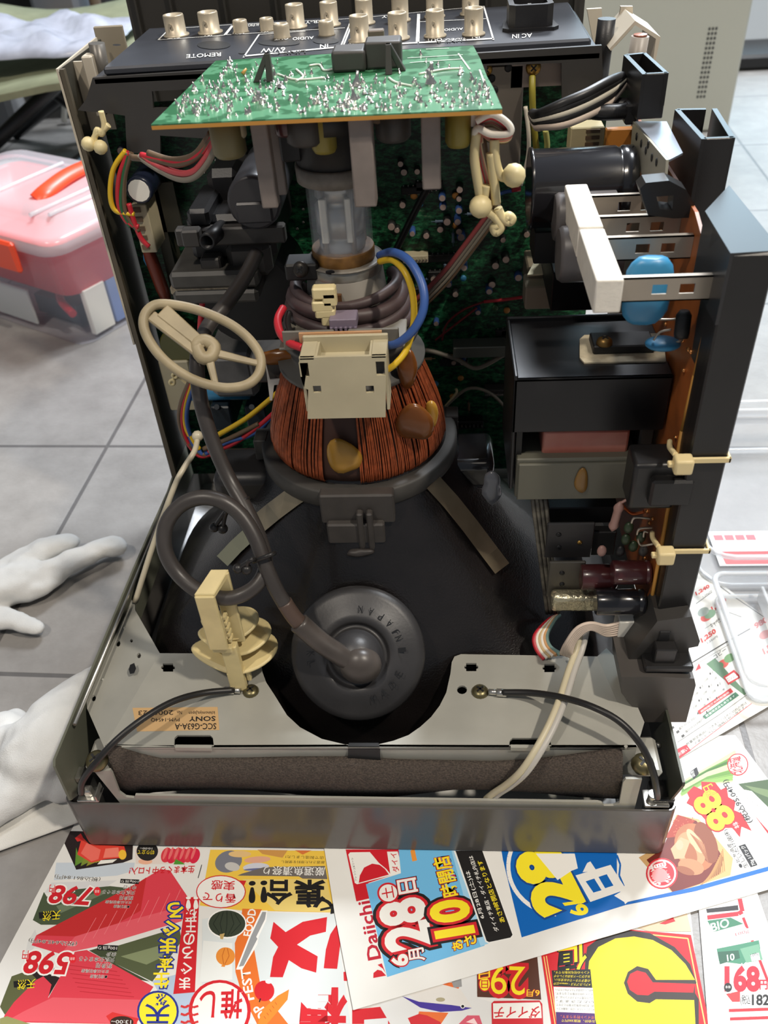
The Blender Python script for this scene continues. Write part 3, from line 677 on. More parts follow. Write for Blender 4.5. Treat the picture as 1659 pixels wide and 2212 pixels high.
caps += [z6(*q) for q in ((565,745),(540,880),(440,1080),(790,520),(640,700),(730,830),(140,1160),(340,760),(620,560),(265,1440),(330,1440),(520,930),(120,840),(360,640))]
random.seed(4)
for q in caps: cap_y(q[0], q[1], random.choice((.0021,.0024,.0028)), random.choice((.006,.007,.009)), BLKW if random.random() < .6 else BLU, PINK, MB_)
for i in range(34):                                                      # small parts over the right half of the board
    px, py = random.uniform(885, 1110), random.uniform(380, 880); k = random.random(); q = B_(px, py)
    g = MB()
    if k < .3:
        w, h = random.uniform(.006,.011), random.uniform(.0022,.0030); g.box((q.x-w, YB-.004, q.z-h), (q.x+w, YB-.0002, q.z+h), .0004)
        g.m(1)
        for s_ in (-1, 1):
            for j in range(6): x = q.x - w*.85 + j*w*.34; g.box((x-.0004, YB-.002, q.z+s_*h-.0007), (x+.0004, YB-.0003, q.z+s_*h+.0007))
        g.build('integrated_circuit', [BLK2, SOLD], MB_)
    elif k < .6:
        d = Vector((1,0,0)) if random.random() < .5 else Vector((0,0,1)); c = q + Vector((0,-.002,0))
        g.lathe([(.0003,-.006),(.0003,-.0034),(.0013,-.0032),(.0010,-.002),(.0010,.002),(.0013,.0032),(.0003,.0034),(.0003,.006)], c, d, 8)
        g.build('resistor', random.choice((mat('tan_resistor', (186,150,110), .5), mat('blue_grey_resistor', (110,130,150), .5), BRN)), MB_)
    else:
        g.ball(q + Vector((0,-.003,0)), .0024, 2, (1,.6,1)); g.build('ceramic_capacitor', random.choice((mat('ochre_ceramic', (190,130,60), .4), BLUEC, mat('green_ceramic', (60,96,60), .4))), MB_)
def con(px, py, w, h, m, par=MB_, name='pin_header', d=.009, pins=8):
    q = B_(px, py); g = MB(); g.box((q.x-w, YB-d, q.z-h), (q.x+w, YB, q.z+h), .0005); g.m(1)
    for k in range(pins): x = q.x - w*.9 + 1.8*w*k/(pins-1); g.box((x-.0005, YB-d-.002, q.z-.0006), (x+.0005, YB-d, q.z+.0006))
    return g.build(name, [m, STEEL], par)
con(898,549,.0085,.0026,BEI); con(1070,836,.0085,.003,DGREY,pins=12); con(1010,905,.012,.0035,BLK2)
g = MB(); q = B_(1055,735); g.box((q.x-.026, YB-.018, q.z-.004), (q.x+.012, YB-.004, q.z+.0045), .0006); g.build('shield_can', mat('dull_tin', (120,124,116), .4, .6), MB_)
for pts, m, r in (([(1090,765),(1030,795),(985,775),(925,757),(880,755)], GRYW, .0017), ([(1128,642),(1085,648),(1045,652)], RED, .0011), ([(1045,652),(1000,670),(965,700),(955,735)], mat('dark_red_wire',(120,26,30),.5), .0008), ([(1030,665),(985,700),(940,735)], mat('dark_red_wire',(120,26,30),.5), .0008), ([(1120,410),(1090,415),(1070,425)], BLU, .0012), ([(1125,408),(1105,410)], RED, .0016), ([(1100,890),(1060,850),(1010,840),(960,880)], GRYW, .0012), ([(960,880),(985,850),(985,840)], CRM, .0010)):
    g = MB(); g.tube([PY(a, b, YB - .012) for a, b in pts], r, 7); g.build('hookup_wire', m, MB_)
for dy, dx, m in ((0,0,GRYW),(8,3,GRYW),(-7,-3,mat('pink_wire',(150,70,70),.45)),(14,6,BRN)):
    g = MB(); g.tube([PY(a + dx, b + dy, YB - .03 + .0006*dx) for a, b in ((1078,440),(1045,485),(1000,545),(965,590),(925,632),(890,665),(870,690))], .0016, 7); g.build('harness_wire', m, MB_)
g = MB(); g.tube([PY(930,395,.24), PY(900,450,.25), PY(870,510,.26), PY(845,560,.27)], .0022, 8); g.build('clear_sleeved_lead', BLKW, MB_)
# --- left strip of the board and the high voltage transformer
for px, py, r, L, t in ((300,412,.0082,.046,WHT),(262,327,.003,.010,PINK),(615,618,.0040,.012,ALU),(540,705,.0065,.020,ALU),(612,560,.003,.01,PINK)):
    cap_y(px, py, r, L, mat('navy_sleeve', (28,34,52), .3, coat=.3), t, MB_)
q = PY(310,492,.262)
g = MB(); g.box((q.x-.0050,.262,q.z-.0165),(q.x+.0050,.285,q.z+.0145),.0005); g.m(1)
for k in range(5): z = q.z - .014 + .006*k; g.box((q.x-.0038,.2612,z),(q.x+.001,.2622,z+.003))
g.build('wire_socket', [BEI, BRN], MB_)
for pts, m in (([(272,325),(245,365),(238,420),(250,455),(290,463)], YEL), ([(278,328),(258,380),(256,440),(275,480),(300,490)], RED), ([(284,330),(268,390),(272,460),(300,500)], BRN), ([(278,440),(290,480),(305,515),(322,533)], RED), ([(276,330),(266,390),(262,450),(282,490)], GRNW)):
    g = MB(); g.tube([PY(a, b, .252) for a, b in pts], .0016, 7); g.build('harness_wire', m, MB_)
g = MB(); q = PY(340,595,.275); g.lathe([(.0008,-.022),(.0035,-.019),(.0044,-.012),(.0044,.010),(.0035,.017),(.0008,.02)], q, (.12,0,-1), 12); g.build('film_capacitor', mat('red_brown_film', (110,48,34), .35), MB_)
g = MB(); g.ball(PY(322,560,.28), .0055, 2, (.7,.6,1.2)); g.build('ceramic_capacitor', BLUEC, MB_)
g = MB(); q = PY(332,420,.285); g.box((q.x-.003,.283,q.z-.07),(q.x+.004,.30,q.z+.05)); q = PY(352,440,.285); g.box((q.x-.008,.283,q.z-.018),(q.x+.010,.285,q.z+.014)); g.build('board_upright', mat('upright_dull_metal', (62,60,50), .5, .4), MB_)
# bright metal domes standing in for light shining through the board's holes
g = MB()
for px, py in ((465,330),(503,333),(465,345),(487,347),(506,348),(445,360),(465,359),(488,362),(508,362),(442,372),(535,345),(642,494),(637,535),(623,526),(655,452),(655,480),(608,550)):
    q = B_(px, py, .0002); g.ball(q, .0011, 1, (1,.4,1.15))
tag(g.build('hole_light_dots', SOLD, MB_), kind='stuff')
FB = MB(); yf = .215; F = lambda px, py, y=yf: PY(px, py, y)
def fbox(x0, y0, x1, y1, ya, yb, bev=.001, mbx=None):
    a = PY(x0, y0, ya); b = PY(x1, y1, ya); (mbx or FB).box((a.x, ya, b.z), (b.x, yb, a.z), bev)
fbox(398,470,600,560,.215,.285,.003); fbox(400,455,455,492,.208,.25,.002); fbox(440,370,530,470,.240,.29,.004)
FLY = FB.build('high_voltage_transformer', BLK, MON)
g = MB(); c = F(548,440,.2); g.lathe([(.0145,.06),(.0150,.004),(.0145,.001),(.013,0)], (c.x,.2,c.z), (0,1,0), 28); fbox(506,440,591,482,.1985,.26,.001,g); g.build('focus_pack', mat('smoky_plastic', (62,61,64), .35), FLY)
g = MB(); fbox(375,497,618,526,.205,.212,.001,g); fbox(388,500,435,535,.198,.206,.001,g); g.build('mounting_rail', DGREY, FLY)
g = MB(); c = F(447,522,.19); u = Vector((-.12,-1,.1)).normalized(); g.lathe([(.0045,.03),(.0045,0),(.0033,0),(.0033,.012)], c, -u, 18); g.build('focus_spigot', BLK, FLY)
FERR = mat('grey_ferrite_core', (74,72,68), .5, var=.15, scale=80)
for y0, y1 in ((592,622),(632,655)):
    g = MB(); fbox(362 if y0 < 600 else 370,y0,560,y1,.200,.250,.002,g); g.build('ferrite_core', FERR, FLY)
g = MB(); fbox(366,621,500,633,.202,.24,.0006,g); g.build('core_gap_spacer', mat('dusty_gap_tape', (150,138,118), .8, var=.4, scale=300), FLY)
g = MB(); fbox(482,530,590,600,.208,.26,.004,g); fbox(430,560,480,590,.205,.215,.001,g); g.build('winding_bobbin', DGREY, FLY)
g = MB(); c = PY(540,640,.23); g.lathe([(.030,0),(.032,.004),(.030,.05)], (c.x,.225,c.z), (0,1,0), 24); g.build('bobbin_cheek', BLK2, FLY)
# parts below the transformer
g = MB(); fbox(440,770,560,862,.235,.29,.004,g); g.build('adjuster_can', mat('dusty_grey_can', (104,104,104), .5, var=.2, scale=60), MB_)
g = MB(); q = PY(445,855,.25); g.cyl((q.x-.015,.255,q.z),(q.x+.03,.255,q.z),.006,n=16); g.build('axial_capacitor', BLUEC, MB_)
g = MB(); g.plate([[(PY(a,b,.262).x,PY(a,b,.262).z) for a, b in ((530,735),(548,690),(560,668),(640,668),(640,690),(575,690),(552,742))]], lambda x, z: Vector((x,.262,z)), (0,.001,0)); g.build('white_board_bracket', mat('dusty_white_bracket', (176,172,156), .5), MB_)
g = MB(); q = PY(388,830,.275); g.box((q.x-.010,.27,q.z-.02),(q.x+.012,.30,q.z+.022),.001); g.build('relay_block', BEI, MB_)
g = MB(); c = PY(385,745,.275); g.lathe([(.012,0),(.013,.002),(.013,.02)], (c.x,.272,c.z), (0,1,0), 20); g.build('choke_coil', mat('olive_coil', (92,92,50), .4), MB_)
for x0 in (480,555):
    g = MB(); fbox(x0-28,880,x0+26,930,.245,.29,.001,g); c = PY(x0-8,880,.243); g.cyl(c, c+Vector((0,-.004,.003)), .002, n=8); g.build('power_transistor', mat('blue_black_heatsink', (34,44,52), .4), MB_)
for pts, m in (([(412,820),(392,870),(388,910),(402,950),(425,975),(450,985)], BRN), ([(415,825),(400,870),(398,910),(412,945),(430,970)], YEL), ([(418,830),(404,880),(404,920),(418,960),(438,982)], BLU), ([(410,825),(395,880),(396,930),(410,962),(435,985),(470,975)], RED), ([(470,940),(530,905),(580,865),(625,825)], YEL), ([(450,975),(500,960),(560,920),(615,870)], RED), ([(445,980),(490,955),(550,935),(605,880)], BLU), ([(440,970),(500,945),(560,915)], BRN), ([(438,640),(432,720),(436,790)], RED)):
    g = MB(); g.tube([PY(a, b, .205) for a, b in pts], .0018, 7); g.build('harness_wire', m, MB_)
def twist(pts, y, balls, r=.0016, name='wire_twist_tie', rb=.0042, m=None):
    g = MB()
    for L in pts: g.tube([PY(a, b, y) for a, b in L], r, 8)
    for a, b in balls: g.ball(PY(a, b, y - .002), rb, 2)
    return g.build(name, m or CRM, MON)
twist([[(218,240),(225,270),(220,290),(210,280),(205,300),(212,315)],[(235,270),(222,282),(208,290),(198,310)]], .252, [(191,311),(217,318)], .0017, rb=.0042)
twist([[(372,822),(385,815),(400,825),(412,835)],[(375,810),(380,815)]], .23, [], .0013)
g = MB(); g.tube([PY(427,945,.195), PY(420,975,.18), PY(398,1010,.17), PY(375,1055,.16), PY(330,1180,.145), PY(292,1300,.13)], .0019, 8); g.ball(PY(427,942,.194), .0038, 2); g.build('clear_sleeve_lead', mat('clear_cream_sleeve', (205,196,172), .3), MON)
for k in range(3):
    t = radians(40*k)
g = MB(); 
for px, py in ((372,826),(378,811)): g.tube([PY(px + 5*cos(t), py + 5*sin(t), .228) for t in [2*pi*i/8 for i in range(8)]], .0011, 6, closed=True, k=3)
g.build('tie_curl', CRM, MON)

# ================================================================== REAR CONNECTOR BOX
YR = .262
R_ = lambda px, py: (PY(px, py, YR).x, PY(px, py, YR).z)
face_ = [R_(*q) for q in ((200,168),(1300,98),(1303,180),(1300,196),(1214,262),(1213,136),(1052,142),(1052,205),(470,240),(455,300),(346,293),(346,332),(274,330),(270,250),(215,242),(196,242),(168,238),(186,215))]
win = [R_(*q) for q in ((328,197),(470,190),(462,233),(331,234))]
g = MB(); g.plate([face_, win], lambda x, z: Vector((x, YR, z)), (0,.0025,0))
RB = g.build('rear_connector_box', CHAR, MON); tag(RB, 'black plastic box carrying rows of beige sockets')
ZR = .3735
tp4 = [PZ(*q, ZR) for q in ((221,146),(1278,83),(1230,4),(320,61))]
g = MB(); dz = Vector((0,0,-.0045)); bs = [q + dz for q in tp4]
g.hexa(bs, tp4, .0012)
a, b = Vector((R_(200,168)[0], YR, .3690)), Vector((R_(1300,98)[0], YR, .3690))
g.hexa([a + Vector((0,0,-.004)), b + Vector((0,0,-.004)), Vector((b.x,.375,.365)), Vector((a.x,.375,.365))], [a, b, Vector((b.x,.375,.369)), Vector((a.x,.375,.369))], .0008)
g.build('connector_panel', mat('satin_black_panel', (58,60,66), .36, .1, var=.08, scale=50), RB)
PRT = mat('white_print', (226,226,222), .5); g = MB(); zq = ZR + .0004
def seg(a, b, w=.0006):
    A, Bq = PZ(*a, zq), PZ(*b, zq); n = (Bq - A).cross(Vector((0,0,1))).normalized()*w; g.quad(A - n, Bq - n, Bq + n, A + n)
for a, b in (((342,86),(484,76)),((342,86),(366,62)),((484,76),(501,55)),((366,62),(501,53)),((488,75),(505,53)),((488,75),(745,60)),((505,53),(760,40)),((526,124),(560,74)),((560,74),(660,67)),((735,103),(760,40)),((740,103),(765,40)),((900,90),(903,30)),((904,90),(906,30)),((760,40),(1045,13)),((1045,13),(1066,86)),((905,47),(1055,40))): seg(a, b, .0005)
for a, b in (((526,121),(735,101)),((740,101),(902,92)),((905,92),(1066,83))): seg(a, b, .0016)
def rt(s, px, py, w, h):                                   # lettering read from the other side
    put_text(g, s, PZ(px + w/2, py - h/2, zq), PZ(px - w/2, py - h/2 + .06*w, zq), PZ(px + w/2, py + h/2, zq), .01)
for s, px, py, w, h in (('REMOTE',440,117,74,8),('OUT',376,79,28,7),('IN',450,75,15,7),('OUT',514,70,28,6),('IN',572,67,14,6),('AUDIO',548,53,24,6),('OUT',608,82,30,6),('AUDIO',655,81,45,6),('IN',705,74,14,6),('6V/W',590,106,52,9),('IN',700,99,17,8),('Y/W',762,92,18,6),('R/R-Y',680,46,40,6),('OUT',938,85,34,6),('VIDEO',985,84,46,6),('IN',1028,79,16,6),('AUDIO',980,62,40,5),('AC IN',1128,76,42,9),('B/B-Y',845,34,40,5)): rt(s, px, py, w, h)
INK = g; 
g.build('panel_printing', PRT, RB, recalc=False)
g = MB()
def rt2(s, px, py, w, h): put_text(g, s, PZ(px + w/2, py - h/2, zq + .0002), PZ(px - w/2, py - h/2 + .06*w, zq + .0002), PZ(px + w/2, py + h/2, zq + .0002), .01)
rt2('LINE C', 625, 111, 70, 6); rt2('LINE B', 820, 96, 56, 5); rt2('LINE A', 970, 87, 56, 5); g.build('line_names', BLK2, RB, recalc=False)
for px, py, w, h in ((462,97,36,9),(603,92,45,7),(704,88,28,7),(252,97,9,2),(522,114,7,2)):
    g = MB(); g.sheet([PZ(px + w*cos(k*pi/10), py + h*sin(k*pi/10), zq - .0001) for k in range(20)]); g.build('panel_hole', BLK2, RB)
BNC = mat('nickel_socket', (186,174,152), .40, .3, var=.08, scale=90)
def bnc(px, yb_, yt_, w):
    b = PZ(px, yb_, ZR); dep = (b - CAMLOC).dot(-(RC @ Vector((0,0,1)))); r = w/2*dep/FPX
    t = PY(px, yt_, b.y + r*.3); H = min(max(t.z - ZR, .012), .024); g = MB()
    g.lathe([(r*1.25,0),(r*1.25,.0012),(r,.0014),(r,H-.0006),(r*.96,H),(r*.80,H),(r*.78,.002)], (b.x, b.y, ZR), (0,0,1), 24)
    for a in (radians(-100), radians(80)): g.cyl((b.x + cos(a)*r*.9, b.y + sin(a)*r*.9, ZR + H*.6), (b.x + cos(a)*r*1.2, b.y + sin(a)*r*1.2, ZR + H*.6), r*.17, n=8)
    g.cyl((b.x,b.y,ZR+.001),(b.x,b.y,ZR+H*.6), r*.35, n=10); g.build('video_socket', BNC, RB)
for q in ((778,90,31,41),(860,85,25,41),(940,80,20,39),(1023,76,15,40),(640,60,7,39),(713,56,2,38),(788,52,-4,37),(865,46,-8,36),(939,38,-16,36),(1016,32,-20,36),(382,78,30,44),(455,72,24,43)): bnc(*q)
def rca(px, yb_, yt_, w):
    b = PZ(px, yb_, ZR); dep = (b - CAMLOC).dot(-(RC @ Vector((0,0,1)))); r = w/2*dep/FPX; H = max(PY(px, yt_, b.y).z - ZR, .006); g = MB()
    g.lathe([(r*1.15,0),(r,.0008),(r,H*.75),(r*.96,H*.8),(r*.96,H*.95),(r*.85,H),(r*.55,H),(r*.5,.001)], (b.x, b.y, ZR), (0,0,1), 20); g.build('audio_socket', BNC, RB)
for q in ((521,70,42,32),(578,66,38,31),(610,82,50,35),(706,76,44,33)): rca(*q)
g = MB(); c = PZ(1143,58,ZR); g.plate([[(c.x + a*.001, c.y + b*.001) for a, b in ((-16,-9),(-13,-13),(13,-13),(16,-9),(14,14),(-14,14))]], lambda x, y: Vector((x, y, ZR + .0018)), (0,0,-.002))
ring_o = [(c.x + a*.001, c.y + b*.001) for a, b in ((-12.5,-8),(-9,-11),(9,-11),(12.5,-8),(12.5,11),(-12.5,11))]; ring_i = [(c.x + (x - c.x)*.75, c.y + (y - c.y)*.72) for x, y in ring_o]
g.plate([ring_o, ring_i], lambda x, y: Vector((x, y, ZR + .013)), (0,0,-.0125)); g.build('mains_inlet', BLK, RB)
g = MB(); g.box((c.x-.001, c.y+.002, ZR), (c.x+.001, c.y+.006, ZR+.011)); g.build('earth_pin', STEEL, RB)
# what shows through the openings
g = MB(); fbox(1052,142,1123,365,.268,.285,.001,g); g.build('bracket_strip', mat('dull_aluminium', (122,114,104), .4, .6), RB)
for px, py in ((1098,147),(1068,195),(1062,170)):
    g = MB(); q = PY(px, py, .2675); g.ball(q, .0022, 2, (1,.2,1)); g.build('strip_hole', BLK2, RB)
g = MB(); q = PY(1152,146,.2675); g.box((q.x-.012,.268,q.z-.010),(q.x+.02,.27,q.z+.004)); g.build('earth_plate', mat('pinkish_tin', (150,136,128), .4, .5), RB)
screw('brass_screw', PY(1152,146,.2675), (0,-1,.1), .0042, BRASS, RB); screw('brass_screw', PY(1050,150,.2675), (0,-1,.1), .0035, BRASS, RB)
wire([PY(1150,165,.266), PY(1150,200,.262), PY(1152,260,.264), PY(1160,330,.27)], .0019, mat('olive_yellow_wire', (150,140,50), .45), 'earth_wire', RB)
wire([PY(1178,280,.264), PY(1182,310,.268), PY(1180,335,.272)], .0017, mat('lime_wire', (190,190,110), .45), 'earth_wire', RB); wire([PY(1135,230,.262), PY(1142,290,.262), PY(1140,340,.266), PY(1125,400,.27)], .0012, WHTW, 'hookup_wire', RB)
# corner mouldings of the cabinet back
def prism_y(pts, y, d, m, name, par=RB):
    g = MB(); g.plate([[(PY(a,b,y).x, PY(a,b,y).z) for a, b in pts]], lambda x, z: Vector((x, y, z)), (0,d,0)); return g.build(name, m, par)
DKB = mat('beige_cabinet_plastic', (196,186,168), .5)
a = PX(131,152,-.1665); g = MB()
g.hexa([(-.1668,.262,.20),(-.1655,.262,.20),(-.1655,.335,.20),(-.1668,.335,.20)], [(-.1668,.262,.3745),(-.1655,.262,.3745),(-.1655,.335,.3760),(-.1668,.335,.3760)])
q0, q1 = PY(146,156,.262), PY(205,240,.262); g.box((-.1655,.285,.335),(-.1490,.287,.3730)); g.box((-.1560,.275,.345),(-.1500,.285,.3775), .0008)
g.build('corner_moulding', DKB, RB)
g = MB(); g.cyl((PY(209,125,.285).x,.285,.352),(PY(212,108,.285).x,.285,.382),.0046,n=18); g.build('screw_pillar', mat('grey_pillar', (96,92,86), .35, .2), RB)
g = MB(); q = PY(207,85,.345); r_ = PY(268,80,.345); g.box((q.x,.345,.352),(r_.x,.348,.3800),.0005); g.build('back_tab', mat('taupe_tab', (150,140,122), .5), RB)
prism_y([(1268,20),(1300,18),(1303,110),(1285,110)], .355, .003, DKB, 'back_tab'); prism_y([(1341,20),(1341,14),(1367,14),(1367,60),(1330,100),(1325,90)], .335, .003, DKB, 'back_tab')
g = MB(); q = PY(1311,40,.315); g.cyl((q.x-.001,.315,.34),(q.x,.315,q.z),.0052,n=18); g.build('screw_pillar', BLK, RB)
g = MB(); q = PY(1383,78,.29); g.cyl((q.x-.002,.29,.33),(q.x,.29,q.z),.0050,n=18); g.m(1).cyl((q.x,.29,q.z+.0001),(q.x,.29,q.z+.001),.0038,n=14); g.build('screw_pillar', [mat('taupe_pillar', (150,142,132), .4), mat('copper_screw_end', (180,120,100), .3, .7)], RB)
g = MB(); g.plate([[(PY(a,b,.30).x,PY(a,b,.30).z) for a, b in ((1372,45),(1427,80),(1412,150),(1408,150),(1417,84),(1372,54),(1320,110),(1316,106))]], lambda x, z: Vector((x,.30,z)), (0,.04,0)); g.build('corner_moulding', DKB, RB)
# rear wall with ribs
zr0, zr1 = .31, .455
g = MB(); a, b = PY(285,60,.405), PY(1262,20,.405); g.box((a.x,.405,zr0),(b.x,.409,zr1))
for px in (300,375,490,600,775,1050,1240):
    q = PY(px, 30, .405); g.box((q.x-.0007,.4015,zr0),(q.x+.0007,.405,zr1))
g.build('ribbed_back_panel', mat('dark_taupe_panel', (50,47,43), .5), RB)
# ================================================================== NECK BOARD (green, lies flat on top of the gun socket)
ZN = .380
nb = [PZ(*q, ZN) for q in ((326,269),(1085,234),(1066,190),(1052,165),(1038,128),(1022,98),(466,131))]
g = MB(); g.m(0).plate([[(q.x, q.y) for q in nb]], lambda x, y: Vector((x, y, ZN)), (0,0,-.0006))
g.m(1).plate([[(q.x, q.y) for q in nb]], lambda x, y: Vector((x, y, ZN-.0006)), (0,0,-.0016))
def pcb_green():
    m = bpy.data.materials.new('green_neck_board'); m.use_nodes = True; nt = m.node_tree; b = nt.nodes['Principled BSDF']; N = nt.nodes.new; L = nt.links.new
    tc = N('ShaderNodeTexCoord'); vo = N('ShaderNodeTexNoise'); vo.inputs['Scale'].default_value = 90; vo.inputs['Detail'].default_value = 2; L(tc.outputs['Object'], vo.inputs['Vector'])
    r1 = N('ShaderNodeValToRGB'); e = r1.color_ramp.elements; e[0].color = lin((44,104,66)); e[0].position = .47; e[1].position = .52; e[1].color = lin((86,146,108))
    L(vo.outputs['Fac'], r1.inputs[0]); L(r1.outputs[0], b.inputs['Base Color']); b.inputs['Roughness'].default_value = .3; b.inputs['Coat Weight'].default_value = .4; b.inputs['Coat Roughness'].default_value = .15; return m
NB = g.build('neck_board', [pcb_green(), BEDGE], MON); tag(NB, 'green circuit board lying solder side up over the tube neck')
random.seed(8)
pts_ = []
def inside(px, py): 
    xl_ = 326 + (269-py)*1.014; xr_ = 1085 - (234-py)*.45; return xl_+12 < px < xr_-14 and py < 262 - (px-326)*.045
g = MB()
def joint(px, py, big=1.0):
    c = PZ(px, py, ZN); r = random.uniform(.0007,.0012)*big; h = random.uniform(.0008,.0022)*big; t = Vector((random.uniform(-.3,.3), random.uniform(-.3,.3), 1))*h
    u, v, d = frame(c, c+t); k = 7
    mk = lambda o, q: [o + u*q*cos(2*pi*i/k) + v*q*sin(2*pi*i/k) for i in range(k)]
    g.rings([mk(c, r), mk(c + t*.3, r*.7), mk(c + t*.7, r*.35), mk(c + t*1.2, r*.28)], False, True)
n = 0
while n < 330:
    py = random.triangular(112, 262, 225); px = random.uniform(330, 1080)
    if not inside(px, py) or (705 < px < 880 and py < 158): continue
    if py < 175 and random.random() < .45: continue
    joint(px, py, random.choice((.8,1,1,1.3))); n += 1
for px, py in ((608,190),(770,185),(765,215),(930,155),(560,215),(930,180)): joint(px, py, 2.4)
for k in range(7): joint(466 + 5.5*k, 188 - 9*k, 1.3)
tag(g.build('solder_joints', SOLD, NB), kind='stuff')
g = MB()
for pts in ([(668,142),(690,140),(700,152),(720,150)],[(600,160),(640,172),(700,168)],[(640,150),(655,165),(640,175)],[(840,168),(855,178),(890,186)],[(905,160),(960,150),(1000,148)]):
    g.tube([PZ(a, b, ZN + .0004) for a, b in pts], .0006, 6)
for a, b in (((1036,150),(1058,212)),((880,125),(1000,118)),((885,135),(1000,127)),((920,106),(970,104)),((750,200),(745,225)),((990,115),(1015,150))):
    A, Bq = PZ(*a, ZN + .0003), PZ(*b, ZN + .0003); nn = (Bq-A).cross(Vector((0,0,1))).normalized()*.0004; g.quad(A-nn, Bq-nn, Bq+nn, A+nn)
tag(g.build('board_traces', mat('silk_print', (214,220,206), .4), NB), kind='stuff')
for f1, f2, ap in (((555,176),(584,175),(577,114)),((840,160),(870,152),(838,94))):
    g = MB(); A, Bq = PZ(*f1, ZN), PZ(*f2, ZN); m_ = (A + Bq)/2; top = PY(ap[0], ap[1], m_.y)
    for o in (A, Bq):
        u = Vector((.0016,0,0)); v = Vector((0,.0022,0)); g.hexa([o-u-v, o+u-v, o+u+v, o-u+v], [top-u*.8-v*.7, top+u*.8-v*.7, top+u*.8+v*.7, top-u*.8+v*.7], .0003)
    g.build('snap_clip', DGREY, NB)
def onb(x0, y0, x1, y1, h, m, name, bev=.0012):              # box standing on the board, footprint given by its front foot line and depth
    a, b = PZ(x0, y0, ZN), PZ(x1, y0, ZN); c = PY(x0, y1, a.y); g = MB(); g.box((a.x, a.y, ZN), (b.x, a.y + h, c.z), bev, seg=2); return g.build(name, m, NB)
onb(718,159,790,112,.016,DGREY,'grey_relay',.0015); onb(790,152,868,92,.014,DGREY,'grey_relay',.0012)
g = MB(); q = PZ(815,122,ZN); g.box((q.x-.004,q.y-.002,ZN),(q.x+.004,q.y+.004,ZN+.012),.0005); g.build('relay_tab', mat('taupe_tab2', (112,100,88), .5), NB)
g = MB(); a_, b_ = PZ(655,175,ZN+.003), PZ(668,140,ZN+.004); g.cyl(PZ(524,160,ZN+.001), PZ(532,148,ZN+.003), .0011, .0005, 8); g.build('tilted_diode', mat('ochre_diode', (200,150,80), .4), NB)
for px, w, yt_, yb2_, y in ((590,14,275,418,.170),(562,18,275,445,.140),(779,24,262,440,.132),(930,20,256,404,.138)):
    g = MB(); t = PY(px, yt_, y); b = PY(px + (12 if px < 700 else 4 if px < 850 else -4), yb2_, y); hw = w*.00021
    g.box((t.x-hw, y-hw, b.z), (t.x+hw, y+hw, ZN-.0022), .0008, seg=2); g.build('board_standoff', mat('grey_standoff', (128,118,112), .55, var=.08, scale=100), NB)
for px, py, r, L, m in ((490,285,.008,.020,mat('olive_can', (120,112,76), .45)),(515,290,.004,.012,BEI),(660,285,.009,.016,DGREY),(700,300,.006,.02,mat('mustard_blob', (150,136,60), .4)),(850,290,.008,.016,DGREY),(990,290,.006,.02,mat('mustard_blob', (150,136,60), .4)),(830,330,.006,.008,BRN),(620,300,.005,.012,MARO)):
    g = MB(); q = PY(px, py, .15); g.lathe([(r,0),(r,L*.9),(r*.8,L)], (q.x, .15, ZN-.0023), (0,0,-1), 16); g.build('under_board_part', m, NB)
g = MB(); q = PY(1028,268,.150); g.box((q.x-.004,.148,ZN-.014),(q.x+.004,.156,ZN-.0022),.0005); NC = g.build('neck_plug', WHT, NB)
NWM = [mat('neck_wire_white', (228,222,210), .4), RED, mat('neck_wire_taupe', (150,128,112), .45), mat('neck_wire_pink', (206,120,112), .4), mat('neck_wire_ivory', (214,196,160), .4), BRN]
for k, m in enumerate(NWM):
    o = k*4.5
    g = MB(); g.tube([PY(a, b, .143 + .002*k) for a, b in ((1028,262+o*.4),(1062+o*.2,246+o),(1098,268+o),(1100-o*.4,288+o*.7),(1060,290+o*.5),(1030+o*.4,278+o*.4))] + [PY(a + o*.8, b, .150) for a, b in ((1026,310),(1034,350),(1046,400),(1050,440),(1044,462))], .0016, 7); g.build('neck_wire', m, NB)
twist([[(1030,285),(1025,340),(1033,400),(1040,440)],[(1068,300),(1070,345),(1082,380),(1105,382)],[(1050,400),(1045,430),(1040,446)],[(1050,455),(1070,470),(1082,490),(1072,502),(1066,492),(1075,486)],[(1075,450),(1085,470),(1100,480),(1106,472),(1098,466),(1092,474)],[(1060,330),(1068,400),(1072,440)]], .146, [(1110,379),(1038,446)], .0022, 'wire_bundle_tie', .0055, CRM)
for pts, m in (([(460,295),(440,325),(400,350),(350,345),(305,335)], RED), ([(462,290),(430,335),(385,355),(335,345),(285,340)], BRN), ([(465,300),(445,340),(415,372),(370,370),(310,340)], mat('pink_red_wire', (200,80,84), .4)), ([(470,305),(450,350),(420,382),(385,386),(340,365),(300,338)], GRYW), ([(455,288),(420,335),(370,345),(320,330)], BRN)):
    g = MB(); g.tube([PY(a, b, .19 - .0004*(a-300)*.3) for a, b in pts], .0017, 7); g.build('harness_wire', m, NB)
